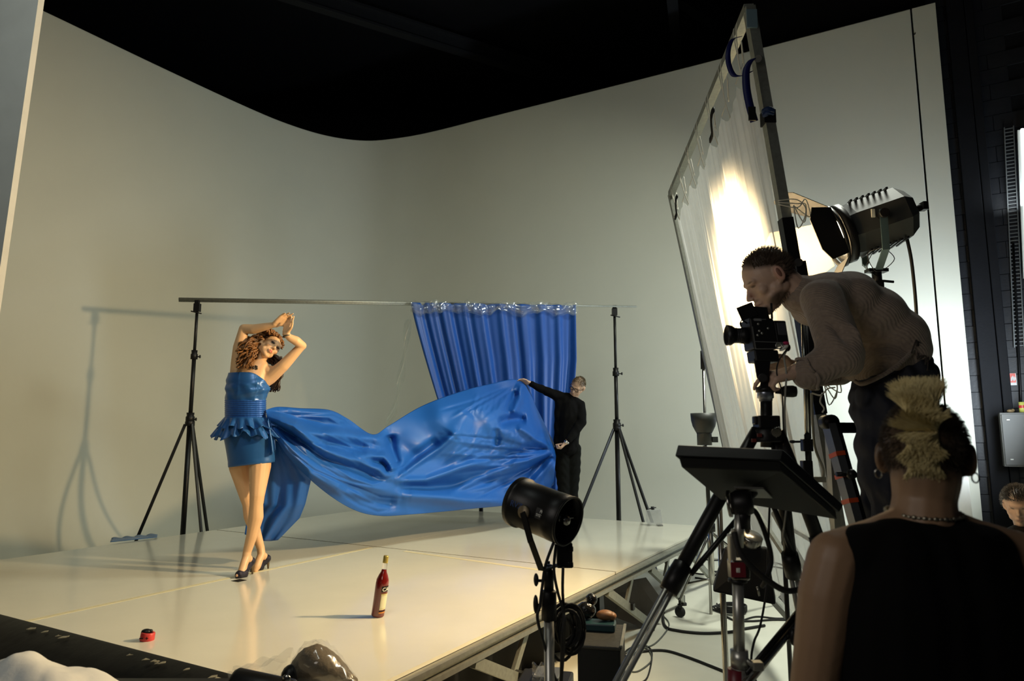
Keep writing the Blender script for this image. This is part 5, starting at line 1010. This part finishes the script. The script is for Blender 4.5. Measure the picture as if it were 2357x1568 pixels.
for (ax, ay, ad, bx, by, hx) in ((567, 1284, -.09, 556, 1322, .03), (602, 1278, .12, 592, 1306, .05)):
    an = Wp(ax, ay, ad); b_ = Pz(bx, by, ZT + .022); hl = an + Vector((.014 + hx * .3, .045, -.035)); dv = (b_ - hl); dv.z = 0; dv.normalize(); sd = Vector((dv.y, -dv.x, 0))
    sb = MB(); capsule(sb, b_ - dv * .012, b_ + dv * .022, .043, .034); capsule(sb, hl - Vector((0, 0, .008)), b_ + Vector((0, 0, -.004)), .026, .030); sb.ball(hl, .032, 12)
    so = body('shoe', sb, .004, SH, wt_, 3)
    sb = MB(); capsule(sb, b_ + dv * .040 + Vector((0, 0, -.002)), b_ + dv * .047, .013, .013, 10); sb.build('toe_opening', M('toe_skin', (.6, .36, .22), .5), wt_)
    sb = MB(); hb = Vector((hl.x + .008, hl.y + .012, ZT)); sb.tube([hl + Vector((0, 0, -.01)), hl.lerp(hb, .5) - dv * .004, hb], [.022, .010, .006], 10); sb.build('heel', M('heel_brown', (.12, .08, .04), .3, .3), wt_)
    sb = MB(); sb.prism([Vector((p_.x, p_.y, ZT + .001)) for p_ in (b_ - dv * .03 - sd * .028, b_ + dv * .035 - sd * .026, b_ + dv * .052, b_ + dv * .035 + sd * .026, b_ - dv * .03 + sd * .028)], (0, 0, .012)); sb.build('sole', BLK, wt_)
# hair
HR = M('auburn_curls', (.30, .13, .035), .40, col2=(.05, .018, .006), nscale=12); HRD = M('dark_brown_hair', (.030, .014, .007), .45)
hb = MB()
for _ in range(230):     # mass hanging at the picture's left
    a = HW.at(random.uniform(-.095, -.02), random.uniform(-.07, -.04), random.uniform(-.02, .09)); e = Wp(random.uniform(541, 580), random.uniform(800, 850), random.uniform(-.16, .10)); m_ = a.lerp(e, .45) + Vector((random.uniform(-.05, .01), random.uniform(-.05, .03), random.uniform(0, .05)))
    curl_lock(hb, [a, m_, e], random.uniform(.010, .019), random.uniform(1.5, 3), random.uniform(.0045, .0085))
for _ in range(150):     # curls over the crown
    a = HW.at(random.uniform(-.09, .05), random.uniform(-.075, .05), random.uniform(.04, .10)); n_ = (a - HW.C).normalized(); a = HW.C + n_ * .100; e = a + (HW.S * -.055 + HW.F * -.02) * random.uniform(.4, 1.2) + n_ * .012
    curl_lock(hb, [a, (a + e) / 2 + n_ * .012, e], random.uniform(.007, .012), random.uniform(1, 2), random.uniform(.0045, .008), 14)
hb.build('curly_hair', HR, wt_)
hb = MB(); hb.ball(HW.at(-.030, 0, .034), (.090, .084, .090), 24, ex); hb.ball(HW.at(-.075, 0, -.01), (.055, .07, .08), 18, ex); body('hair_cap', hb, .005, HRD, wt_, 3, disp=lambda co: .004 * np.sin(co[:, 0] * 300) * np.sin(co[:, 2] * 260))
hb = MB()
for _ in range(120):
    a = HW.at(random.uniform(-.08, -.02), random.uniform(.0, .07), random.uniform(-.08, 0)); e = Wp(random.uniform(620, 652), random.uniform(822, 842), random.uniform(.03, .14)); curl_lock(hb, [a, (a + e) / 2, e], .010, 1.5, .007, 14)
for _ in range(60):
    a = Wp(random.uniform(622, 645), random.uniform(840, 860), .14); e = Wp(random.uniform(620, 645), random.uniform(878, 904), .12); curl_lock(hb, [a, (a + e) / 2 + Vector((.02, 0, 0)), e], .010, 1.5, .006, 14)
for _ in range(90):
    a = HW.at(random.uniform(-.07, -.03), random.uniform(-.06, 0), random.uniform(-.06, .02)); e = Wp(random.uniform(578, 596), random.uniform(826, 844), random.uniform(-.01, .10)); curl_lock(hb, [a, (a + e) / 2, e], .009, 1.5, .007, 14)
hb.build('shadowed_hair', HRD, wt_)  # locks behind the head and neck coloured darker to stand in for shade

# ---------------------------------------------------------------- man in black
YM_ = 8.15
def Mp(px, py, d=0): return P(px, py, YM_ + d)
BKC = M('black_knit', (.003, .003, .0033), .9, **{'Specular IOR Level': .1}, bump=.3, bscale=60, bdist=.004); BKJ = M('black_jeans', (.004, .0045, .004), .9, **{'Specular IOR Level': .1}, bump=.5, bscale=18, bdist=.01)
mt = thing('person', 'man in black sweater, jeans and glasses holding out the blue train', 'person', Vector((Mp(1310, 1190).x, YM_, ZT)))
HM = Head(Mp(1330, 889, -.05), (-.50, -.72, -.42), (.42, -.10, .88), 1.0)
mb = MB(); HM.prims(mb); chain(mb, [(HM.at(-.02, 0, -.06), .055), (Mp(1313, 922), .062)])
chain(mb, [(Mp(1311, 925), .08), (Mp(1308, 960), .10), (Mp(1306, 1030), .09), (Mp(1298, 1045, 0), .05), (Mp(1297, 1120), .045), (Vector((Mp(1300, 1150).x, YM_, ZT + .10)), .045)]); chain(mb, [(Mp(1306, 1030), .08), (Mp(1320, 1045, .03), .05), (Vector((Mp(1318, 1150).x, YM_ + .04, ZT + .10)), .04)])
chain(mb, [(Mp(1290, 912), .05), (Mp(1250, 896, -.05), .036), (Mp(1219, 882, -.10), .026)]); hand(mb, Mp(1219, 882, -.10), (-.93, -.2, .28), (-.2, -.5, -.8), 1, 1.0, (.3, .35, .4, .4), .08)
chain(mb, [(Mp(1336, 930), .05), (Mp(1338, 975, -.14), .040), (Mp(1303, 1019, -.22), .028)]); hand(mb, Mp(1303, 1019, -.22), (-.7, -.1, -.7), (-.7, .1, .6), 1, 1.0, (1.0, 1.05, 1.1, 1.1), .02, (.5, .5, .6))
exm = (HM.F, HM.S, HM.U)
body('body', mb, .006, SKP, mt, 4, (.52, .34, .23), [(HM.at(-.02, 0, .06), (exm, (.105, .1, .065)), (.10, .075, .045), .9, .25), (HM.at(.098, 0, -.071), (exm, (.03, .022, .007)), (.35, .15, .11), .8, .4)] + [(HM.at(.085, .032 * q, .002), (exm, (.03, .013, .006)), (.05, .03, .02), .8, .4) for q in (1, -1)])
mb = MB(); chain(mb, [(Mp(1291, 916), .075), (Mp(1312, 922), .085), (Mp(1332, 932), .070)]); chain(mb, [(Mp(1310, 935), .12), (Mp(1311, 960), .145), (Mp(1308, 1000), .135), (Mp(1306, 1025), .135)]); chain(mb, [(Mp(1290, 925), .07), (Mp(1288, 1020), .07)])
chain(mb, [(Mp(1288, 914), .068), (Mp(1250, 897, -.05), .050), (Mp(1222, 884, -.10), .036)]); chain(mb, [(Mp(1335, 934), .068), (Mp(1339, 972, -.12), .060), (Mp(1310, 1012, -.21), .042)])
body('sweater', mb, .009, BKC, mt, 4, disp=lambda co: .003 * np.sin(co[:, 2] * 37 + 3 * np.sin(co[:, 0] * 25)))
mb = MB(); chain(mb, [(Mp(1293, 1032), .085), (Mp(1322, 1035, .02), .085)])
for x0, x1, dd_ in ((1294, 1297, 0), (1320, 1318, .04)): chain(mb, [(Mp(x0, 1035, dd_), .09), (Mp(x0, 1080, dd_), .085), (Mp(x1, 1125, dd_), .070), (Vector((Mp(x1, 1150).x, YM_ + dd_, ZT + .12)), .060)])
body('jeans', mb, .010, BKJ, mt, 3, disp=lambda co: .003 * np.sin(co[:, 2] * 60 + 3 * np.sin(co[:, 0] * 30)))
for x1, dd_ in ((1297, 0), (1318, .04)):
    mb = MB(); q = Vector((Mp(x1, 1150).x, YM_ + dd_, ZT + .04)); capsule(mb, q + Vector((0, .03, 0)), q + Vector((-.06, -.16, -.005)), .042, .036); mb.build('shoe', BLK, mt)
hb = MB()
for _ in range(1500):
    v = Vector((random.gauss(0, 1), random.gauss(0, 1), random.gauss(0, 1))).normalized(); r_ = (v.x * .098 - .008, v.y * .075, v.z * .092 + .022)
    if r_[2] < .045 and r_[0] > -.015 or r_[2] < -.02 or r_[0] > .062: continue
    c_ = HM.at(*r_); strand(hb, c_, (c_ - HM.C) + HM.F * .03, .014, .0022, HM.F, .4, 2)
hb.build('short_hair', M('light_brown_hair', (.14, .10, .05), .6), mt)
mb = MB()
for q in (1, -1): mb.tube([HM.at(.104 + .001, .031 * q + .024 * math.cos(a), .002 + .017 * math.sin(a)) for a in [2 * math.pi * j / 16 for j in range(17)]], .0035, 5); mb.tube([HM.at(.104, .055 * q, .006), HM.at(.05, .078 * q, .004), HM.at(-.01, .080 * q, 0)], .003, 5)
mb.tube([HM.at(.105, .008, .006), HM.at(.106, -.008, .006)], .003, 5); mb.build('glasses', BLK, mt)
mb = MB(); mb.lathe([(.028, -.012), (.033, -.012), (.033, .012), (.028, .012)], Mp(1304, 1018, -.22), (-.7, -.1, -.7), 16); mb.ball(Mp(1302, 1019, -.26), .014, 8); mb.build('wristwatch', CHR, mt)

# ---------------------------------------------------------------- photographer
YP = 2.60
def Pp(px, py, d=0): return P(px, py, YP + d)
pt = thing('person', 'bearded photographer in a brown knitted sweater bending over the camera from the stepladder', 'person', Vector((Pp(2040, 1000).x, YP, .99)))
HP = Head(Pp(1768, 641), (-.87, 0, -.5), (-.5, 0, .87), 1.0); exp_ = (HP.F, HP.S, HP.U)
mb = MB(); HP.prims(mb)
mb.ball(HP.at(.074, 0, -.058), (.024, .03, .024), 12, exp_); mb.ball(HP.at(.076, 0, -.090), (.022, .026, .016), 12, exp_)
chain(mb, [(HP.at(-.045, 0, -.035), .060), (Pp(1830, 672, .0), .062), (Pp(1875, 690), .075)])
chain(mb, [(Pp(1885, 690), .09), (Pp(1950, 715), .10), (Pp(2030, 790), .09), (Pp(2055, 870), .07)])
for q in (-1, 1):
    chain(mb, [(Pp(2055, 880, .07 * q), .06), (Pp(2035, 1050, .10 * q), .055), (Vector((Pp(2040, 1000).x, YP + .10 * q, 1.07)), .045)])
    an = Vector((Pp(2040, 1000).x, YP + .10 * q, 1.07)); chain(mb, [(an, .045), (an + Vector((-.03, 0, -.03)), .035), (an + Vector((-.14, 0, -.045)), .026)])
chain(mb, [(Pp(1900, 690, -.16), .055), (Pp(1936, 815, -.23), .045), (Pp(1860, 850, -.20), .036), (Pp(1832, 855, -.20), .028)])
chain(mb, [(Pp(1900, 690, .16), .05), (Pp(1935, 850, .16), .04), (Pp(1850, 853, .06), .030), (Pp(1826, 846, .04), .027)])
hand(mb, Pp(1830, 856, -.20), (-.95, .0, -.22), (-.12, .35, -.92), -1, 1.0, (.5, 1.05, 1.1, 1.1), .03, (.7, .45, .4), point=.42)
hand(mb, Pp(1826, 846, .04), (-.95, -.1, .10), (-.1, -.6, -.7), 1, 1.0, (.5, .6, .7, .7), .03)
sk = (.58, .39, .29); dk = (.055, .036, .024)
pp = [(HP.at(-.030, 0, .070), (exp_, (.105, .1, .068)), dk, .96, .14), (HP.at(-.085, 0, .01), (exp_, (.055, .1, .065)), dk, .95, .2),
      (HP.at(-.02, 0, .03), (exp_, (.05, .12, .05)), dk, .5, .5)]
for q in (1, -1):
    pp += [(HP.at(.03, .055 * q, -.092), (exp_, (.062, .04, .038)), (.075, .05, .036), .9, .4), (HP.at(.084, .030 * q, .001), (exp_, (.018, .014, .006)), (.05, .03, .02), .85, .4), (HP.at(.083, .034 * q, .020), (exp_, (.02, .02, .005)), (.10, .065, .04), .8, .5), (HP.at(-.01, .075 * q, -.045), (exp_, (.018, .03, .03)), (.15, .10, .07), .5, .6)]
pp += [(HP.at(.088, 0, -.105), (exp_, (.05, .045, .028)), (.07, .045, .032), .92, .35), (HP.at(-.012, .082, -.004), (exp_, (.022, .02, .036)), (.60, .32, .24), .8, .3), (HP.at(.10, 0, -.052), (exp_, (.03, .035, .008)), (.15, .10, .07), .7, .5), (HP.at(.100, 0, -.0715), (exp_, (.035, .026, .0032)), (.03, .01, .01), 1, .2), (HP.at(.100, 0, -.071), (exp_, (.03, .022, .010)), (.34, .16, .13), .7, .3), (HP.at(.10, 0, -.02), (exp_, (.04, .016, .03)), (.55, .28, .20), .5, .6)]
body('body', mb, .0042, SKP, pt, 4, sk, pp)
mb = MB(); mb.ball(HP.at(-.009, .0885, -.001), (.009, .004, .019), 10, exp_); mb.build('ear_shade', M('ear_shade_skin', (.22, .10, .07), .6), pt)  # dark patch on the ear, stands in for the shade inside it
KN = M('brown_knit', (.27, .21, .165), .9, bump=.5, bscale=45, bdist=.004, wave=2.2, var=.35, nscale=70, wdir='DIAGONAL', **{'Sheen Weight': .3})
mb = MB(); ax3 = (Vector((.86, 0, -.5)), Vector((0, 1, 0)), Vector((.5, 0, .86)))
for x, y, r_ in ((1888, 690, (.095, .19, .105)), (1940, 698, (.12, .19, .122)), (1995, 735, (.135, .185, .132)), (2040, 780, (.135, .18, .128)), (2058, 812, (.110, .175, .105)), (2020, 838, (.095, .17, .070)), (1990, 856, (.040, .14, .050))): mb.ball(Pp(x, y), r_, 22, ax3)
capsule(mb, Pp(1870, 686), Pp(1846, 679), .090, .080)
chain(mb, [(Pp(1893, 688, -.17), .078), (Pp(1912, 745, -.22), .074), (Pp(1938, 812, -.25), .076), (Pp(1950, 832, -.24), .055)]); chain(mb, [(Pp(1938, 815, -.25), .074), (Pp(1895, 842, -.23), .064), (Pp(1862, 860, -.21), .060)])
chain(mb, [(Pp(1893, 688, .15), .075), (Pp(1935, 845, .18), .062), (Pp(1936, 862, .17), .050), (Pp(1850, 864, .09), .040)])
def knitd(co):
    d_ = .002 * np.sin(co[:, 0] * 24 + co[:, 2] * 14) * np.sin(co[:, 2] * 19 + 1)
    for (x, y, r_, am) in ((1900, 775, .05, -.012), (1935, 778, .045, .012), (1950, 790, .03, -.010), (1985, 800, .05, -.014), (1998, 785, .03, .010), (1966, 740, .04, -.008)):
        c_ = np.array(Pp(x, y, -.2)); d_ = d_ + am * np.exp(-(((co[:, 0] - c_[0]) + (co[:, 2] - c_[2]) * .6) ** 2 * 9 + ((co[:, 2] - c_[2]) - .6 * (co[:, 0] - c_[0])) ** 2) / r_ ** 2)
    return d_ * 1.8
body('sweater', mb, .0065, KN, pt, 34, disp=knitd)
mb = MB(); mb.tube(spl([Pp(1969, 878, -.06), Pp(1985, 884, -.12), Pp(2020, 870, -.165), Pp(2060, 846, -.180), Pp(2098, 812, -.165), Pp(2118, 790, -.12)], 8), .008, 8); mb.build('hem_rib', KN, pt)
mb = MB(); cax = (Pp(1862, 860) - Pp(1900, 840)).normalized()
cc_ = Pp(1858, 861, -.21); u_, v_, _ = basis(cax); mb.tube([cc_ + (u_ * math.cos(a) + v_ * math.sin(a)) * .062 + cax * .006 * math.sin(a * 5) for a in [2 * math.pi * j / 28 for j in range(29)]], .006, 6); mb.build('cuff_edge', KN, pt)
mb = MB(); cn_ = Pp(1843, 678); ca_ = Vector((-.95, 0, -.1)); u_, v_, _ = basis(ca_); mb.tube([cn_ + (u_ * math.cos(a) * .066 + v_ * math.sin(a) * .066) for a in [2 * math.pi * j / 28 for j in range(29)]], .009, 8); mb.build('neckband', KN, pt)
mb = MB(); mb.ball(Pp(2062, 872), (.145, .165, .125), 22, ax3); mb.ball(Pp(2042, 905), (.125, .16, .10), 20); mb.ball(Pp(1998, 935, -.06), (.055, .09, .085), 12); mb.ball(Pp(1990, 915, -.1), (.03, .05, .04), 10)
for q in (-1, 1): chain(mb, [(Pp(2060, 900, .07 * q), .105), (Pp(2040, 960, .08 * q), .105), (Pp(2030, 1060, .09 * q), .085), (Vector((Pp(2040, 1000).x, YP + .10 * q, 1.10)), .065)])
chain(mb, [(Pp(2125, 840, -.1), .04), (Pp(2133, 900, -.1), .04)])
body('jeans', mb, .007, M('dark_navy_denim', (.014, .016, .026), .8, bump=.5, bscale=22, bdist=.008), pt, 3, disp=lambda co: .006 * np.sin(co[:, 2] * 55 + co[:, 0] * 70) + .004 * np.sin(co[:, 0] * 120))
mb = MB()
for i in range(26):
    a = random.uniform(-.18, .0); q = Pp(2118 + random.uniform(-12, 12), 805 + random.uniform(-18, 22), a); mb.tube(spl([q, q + Vector((random.uniform(-.02, .03), 0, random.uniform(-.04, .02))), q + Vector((random.uniform(-.03, .04), random.uniform(-.02, .02), random.uniform(-.06, .0)))], 4), .003, 4)
mb.build('frayed_hem', M('dark_knit', (.05, .04, .034), .9), pt)
for q in (-1, 1):
    mb = MB(); f0 = Vector((Pp(2040, 1000).x + .02, YP + .10 * q, 1.035)); capsule(mb, f0, f0 + Vector((-.17, 0, -.01)), .048, .038); mb.build('shoe', BLK, pt)
hb = MB()
for _ in range(5200):
    v = Vector((random.gauss(0, 1), random.gauss(0, 1), random.gauss(0, 1))).normalized(); r_ = (v.x * .098 - .008, v.y * .075, v.z * .092 + .022)
    if r_[0] > .052 or (r_[2] < .055 - .5 * max(0, .03 - r_[0]) and r_[0] > .0) or (r_[2] < .03 and r_[0] > -.02) or r_[2] < -.045: continue
    c_ = HP.at(*r_); strand(hb, c_, (c_ - HP.C).normalized() + Vector((0, 0, .3)) + HP.F * -.2, random.uniform(.010, .020), .0009, Vector((0, 0, -1)), .15, 2, .1)
hb.build('short_hair', M('cropped_brown_hair', (.075, .05, .030), .6), pt)
hb = MB()
for _ in range(900):
    q = random.choice((1, -1)); f_, u_ = random.uniform(-.02, .085), 0; u_ = -.115 + random.uniform(-.002, .03) + max(0, .05 - f_) * .35; c_ = HP.at(f_, (.052 - max(0, f_) * .45) * q * random.uniform(.3, 1.0), u_); strand(hb, c_, HP.U * -1 + HP.F * .2 + HP.S * q * .3, .010, .0008, HP.F, .1, 2, .1)
hb.build('beard', MATS['cropped_brown_hair'], pt)
mb = MB(); mb.lathe([(.032, -.006), (.035, -.006), (.035, .006), (.032, .006)], Pp(1838, 857, -.20), (-.95, 0, -.2), 20); mb.build('bracelet', CHR, pt)

# ---------------------------------------------------------------- foreground person, from behind
YF = 1.30
def Fp(px, py, d=0): return P(px, py, YF + d)
ft_ = thing('person', 'person with bleached mohawk and black tank top seen from behind', 'person', Vector((Fp(2130, 1500).x, YF, 0)))
HF = Head(Fp(2128, 1050, .03), (.52, .85, -.06), (.03, 0, 1), .92); exf = (HF.F, HF.S, HF.U)
mb = MB(); HF.prims(mb, .85)
chain(mb, [(HF.at(-.03, 0, -.04), .060), (Fp(2127, 1150, .01), .054), (Fp(2125, 1215, 0), .060)])
for sx_, ex_, hx in ((1927, 1892, 1868), (2338, 2385, 2420)):
    chain(mb, [(Fp(2125, 1205), .045), (Fp((2125 + sx_) / 2, 1240, .0), .040), (Fp(sx_, 1288, .0), .052)])
    chain(mb, [(Fp(sx_, 1288), .053), (Fp((sx_ + ex_) / 2 - (4 if sx_ < 2000 else -4), 1370, .0), .052), (Fp(ex_, 1470, .0), .047), (Fp(hx, 1620, .01), .040), (Fp(hx + (20 if sx_ < 2000 else -20), 1760, .14), .040), (Fp(hx + (90 if sx_ < 2000 else -90), 1850, .30), .028)])
    hand(mb, Fp(hx + (90 if sx_ < 2000 else -90), 1850, .30), (.3 if sx_ < 2000 else -.3, .9, .1), (0, 0, -1), 1 if sx_ > 2000 else -1, 1.0)
chain(mb, [(Fp(2130, 1310, .02), .08), (Fp(2135, 1500, .02), .08), (Vector((Fp(2135, 1500).x, YF, .95)), .09)])
for q in (-.09, .09): chain(mb, [(Vector((Fp(2135, 1500).x + q, YF, .92)), .09), (Vector((Fp(2135, 1500).x + q, YF + .02, .50)), .06), (Vector((Fp(2135, 1500).x + q, YF, .08)), .04)])
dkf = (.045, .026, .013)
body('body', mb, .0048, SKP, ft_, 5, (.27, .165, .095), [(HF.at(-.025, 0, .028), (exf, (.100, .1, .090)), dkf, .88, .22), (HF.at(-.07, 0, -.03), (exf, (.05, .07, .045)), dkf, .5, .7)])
mb = MB()
chain(mb, [(Fp(1998, 1268, -.022), .048), (Fp(2060, 1262, -.025), .052), (Fp(2130, 1270, -.025), .058), (Fp(2200, 1262, -.025), .052), (Fp(2268, 1272, -.022), .050)])
chain(mb, [(Fp(1990, 1272, -.015), .052), (Fp(1998, 1400, -.01), .060), (Fp(2018, 1520, 0), .070), (Vector((Fp(2030, 1500).x, YF, .90)), .09)])
chain(mb, [(Fp(2268, 1278, -.015), .052), (Fp(2290, 1400, -.01), .064), (Fp(2270, 1520, 0), .070), (Vector((Fp(2250, 1500).x, YF, .90)), .09)])
for x_ in (2070, 2130, 2200): chain(mb, [(Fp(x_, 1300, -.02), .085), (Fp(x_, 1400, -.02), .110), (Fp(x_, 1520, -.015), .115), (Vector((Fp(x_, 1500).x, YF, .90)), .12)])
body('tank_top', mb, .006, M('black_cotton', (.003, .003, .003), .9, **{'Specular IOR Level': .1}, bump=.3, bscale=30, bdist=.004), ft_, 6)
mb = MB()
for q in (-.09, .09): chain(mb, [(Vector((Fp(2135, 1500).x + q, YF, .90)), .12), (Vector((Fp(2135, 1500).x + q, YF + .02, .50)), .085), (Vector((Fp(2135, 1500).x + q, YF, .10)), .065)])
body('trousers', mb, .012, BKJ, ft_, 3)
for q in (-.09, .09): mb = MB(); f0 = Vector((Fp(2135, 1500).x + q, YF, .045)); capsule(mb, f0 + Vector((0, -.05, 0)), f0 + Vector((0, .17, -.005)), .045, .038); mb.build('shoe', BLK, ft_)
hb = MB(); 
for _ in range(7500):
    g = random.random(); ang = math.radians(-20 + 158 * g); s_ = random.uniform(-.029, .029) * (1 - .1 * g)
    f_ = -.098 * math.sin(ang); u_ = .092 * math.cos(ang)
    c_ = HF.at(f_ - .008, s_, u_ + .022); n_ = (c_ - HF.at(-.008, s_ * .4, .01)).normalized()
    L = max(.018, (.050 if g < .4 else .050 - (g - .4) * .060)) * random.uniform(.7, 1.1)
    w_ = math.sin(g * 34 + .8 * math.sin(s_ * 60)); cl_ = Vector((0, 0, 1)) * (.8 if g < .5 else .0) + HF.S * (.30 * w_ + .25) + HF.U * (-.7 if g > .6 else 0)
    strand(hb, c_ - n_ * .004, n_ * .8 + cl_ * .8 + HF.S * s_ * 2, L, .0013, HF.S * .9 * w_ + Vector((0, 0, -.2)), .6, 4, .08)
hb.build('mohawk', M('bleached_hair', (.80, .72, .42), .5, col2=(.50, .38, .14), nscale=26), ft_)
hb = MB()
for _ in range(5000):
    v = Vector((random.gauss(0, 1), random.gauss(0, 1), random.gauss(0, 1))).normalized(); r_ = (v.x * .098 - .008, v.y * .075, v.z * .092 + .022)
    if r_[0] > .05 or r_[2] < -.035 or abs(r_[1]) < .030: continue
    c_ = HF.at(*r_); strand(hb, c_, (c_ - HF.C).normalized() + Vector((0, 0, -.6)), random.uniform(.008, .013), .0009, Vector((0, 0, -1)), .4, 2, .1)
hb.build('cropped_side_hair', M('dark_stubble', (.035, .022, .012), .6), ft_)
for q in (1, -1): mb = MB(); mb.tube([HF.at(-.004, .086 * q, -.040) + HF.S * .0 + Vector((.007 * math.cos(a), 0, .009 * math.sin(a))) for a in [2 * math.pi * j / 12 for j in range(13)]], .0016, 5); mb.build('earring', CHR, ft_)
mb = MB(); nk = Fp(2126, 1180, .005)
for i in range(46):
    a = 2 * math.pi * i / 46; q = nk + Vector((.064 * math.cos(a), .060 * math.sin(a), .006 * math.sin(a))); t_ = Vector((-math.sin(a), math.cos(a), 0)); mb.ball(q, (.0055, .0032, .0045 if i % 2 else .0032), 8, (t_, Vector((math.cos(a), math.sin(a), 0)), Vector((0, 0, 1))))
mb.build('chain_necklace', M('tarnished_chain', (.28, .26, .20), .35, .9), ft_)

# ---------------------------------------------------------------- seated man at the right edge
YS = 4.5
def Sp(px, py, d=0): return P(px, py, YS + d)
s_t = thing('person', 'dark-haired man in black sitting in the dark at the right edge below the grey cabinet', 'person', Vector((Sp(2350, 1200).x, YS, 0)))
HS = Head(Sp(2345, 1162), (-.62, -.74, -.25), (-.05, 0, 1), .98); exs = (HS.F, HS.S, HS.U)
mb = MB(); HS.prims(mb); chain(mb, [(HS.at(-.02, 0, -.06), .055), (Sp(2362, 1215), .06), (Sp(2365, 1330), .12)])
for q in (-.17, .17): chain(mb, [(Sp(2365, 1235) + Vector((q, 0, 0)), .05), (Sp(2365, 1330) + Vector((q * 1.2, -.05, 0)), .04), (Sp(2350, 1380) + Vector((q, -.3, 0)), .028)]); hand(mb, Sp(2350, 1380) + Vector((q, -.3, 0)), (0, -1, -.1), (0, 0, -1), 1 if q < 0 else -1, 1, (.5, .5, .5, .5))
body('body', mb, .007, SKP, s_t, 3, (.50, .33, .24), [(HS.at(-.02, 0, .065), (exs, (.105, .1, .065)), (.04, .03, .02), .95, .2)] + [(HS.at(.085, .032 * q, .002), (exs, (.03, .014, .006)), (.04, .03, .02), .8, .4) for q in (1, -1)] + [(HS.at(.098, 0, -.071), (exs, (.03, .022, .008)), (.3, .13, .1), .8, .4)])
mb = MB(); chain(mb, [(Sp(2325, 1245), .075), (Sp(2365, 1238), .09), (Sp(2405, 1245), .075)]); chain(mb, [(Sp(2365, 1260), .15), (Sp(2365, 1400), .16)])
for q in (-.17, .17): chain(mb, [(Sp(2365, 1245) + Vector((q, 0, 0)), .065), (Sp(2365, 1330) + Vector((q * 1.2, -.05, 0)), .055), (Sp(2350, 1375) + Vector((q, -.27, 0)), .042)])
body('jacket', mb, .010, BKC, s_t, 4)
mb = MB(); hp = Sp(2365, 1400)
for q in (-.1, .1): chain(mb, [(hp + Vector((q, 0, -.02)), .10), (Vector((hp.x + q, YS - .45, .50)), .075), (Vector((hp.x + q, YS - .45, .08)), .05)])
body('trousers', mb, .012, BKJ, s_t, 3)
for q in (-.1, .1): mb = MB(); f0 = Vector((hp.x + q, YS - .45, .045)); capsule(mb, f0, f0 + Vector((0, -.17, -.005)), .045, .038); mb.build('shoe', BLK, s_t)
hb = MB()
for _ in range(2200):
    v = Vector((random.gauss(0, 1), random.gauss(0, 1), random.gauss(0, 1))).normalized(); r_ = (v.x * .100 - .008, v.y * .078, v.z * .094 + .022)
    if (r_[2] < .05 and r_[0] > .0) or r_[2] < -.03: continue
    c_ = HS.at(*r_); strand(hb, c_, (c_ - HS.C).normalized() + Vector((0, 0, .3)), .028, .0022, Vector((0, 0, -1)), .6, 3, .15)
hb.build('wavy_hair', M('greying_hair', (.06, .05, .04), .5), s_t)
mb = MB(); mb.box((hp.x, YS + .02, .26), (.46, .42, .50)); mb.box((hp.x, YS + .02, .515), (.48, .44, .02)); mb.build('seat_crate', BLK, None, 'black crate that the man at the right edge sits on', 'crate', bevel=.008)
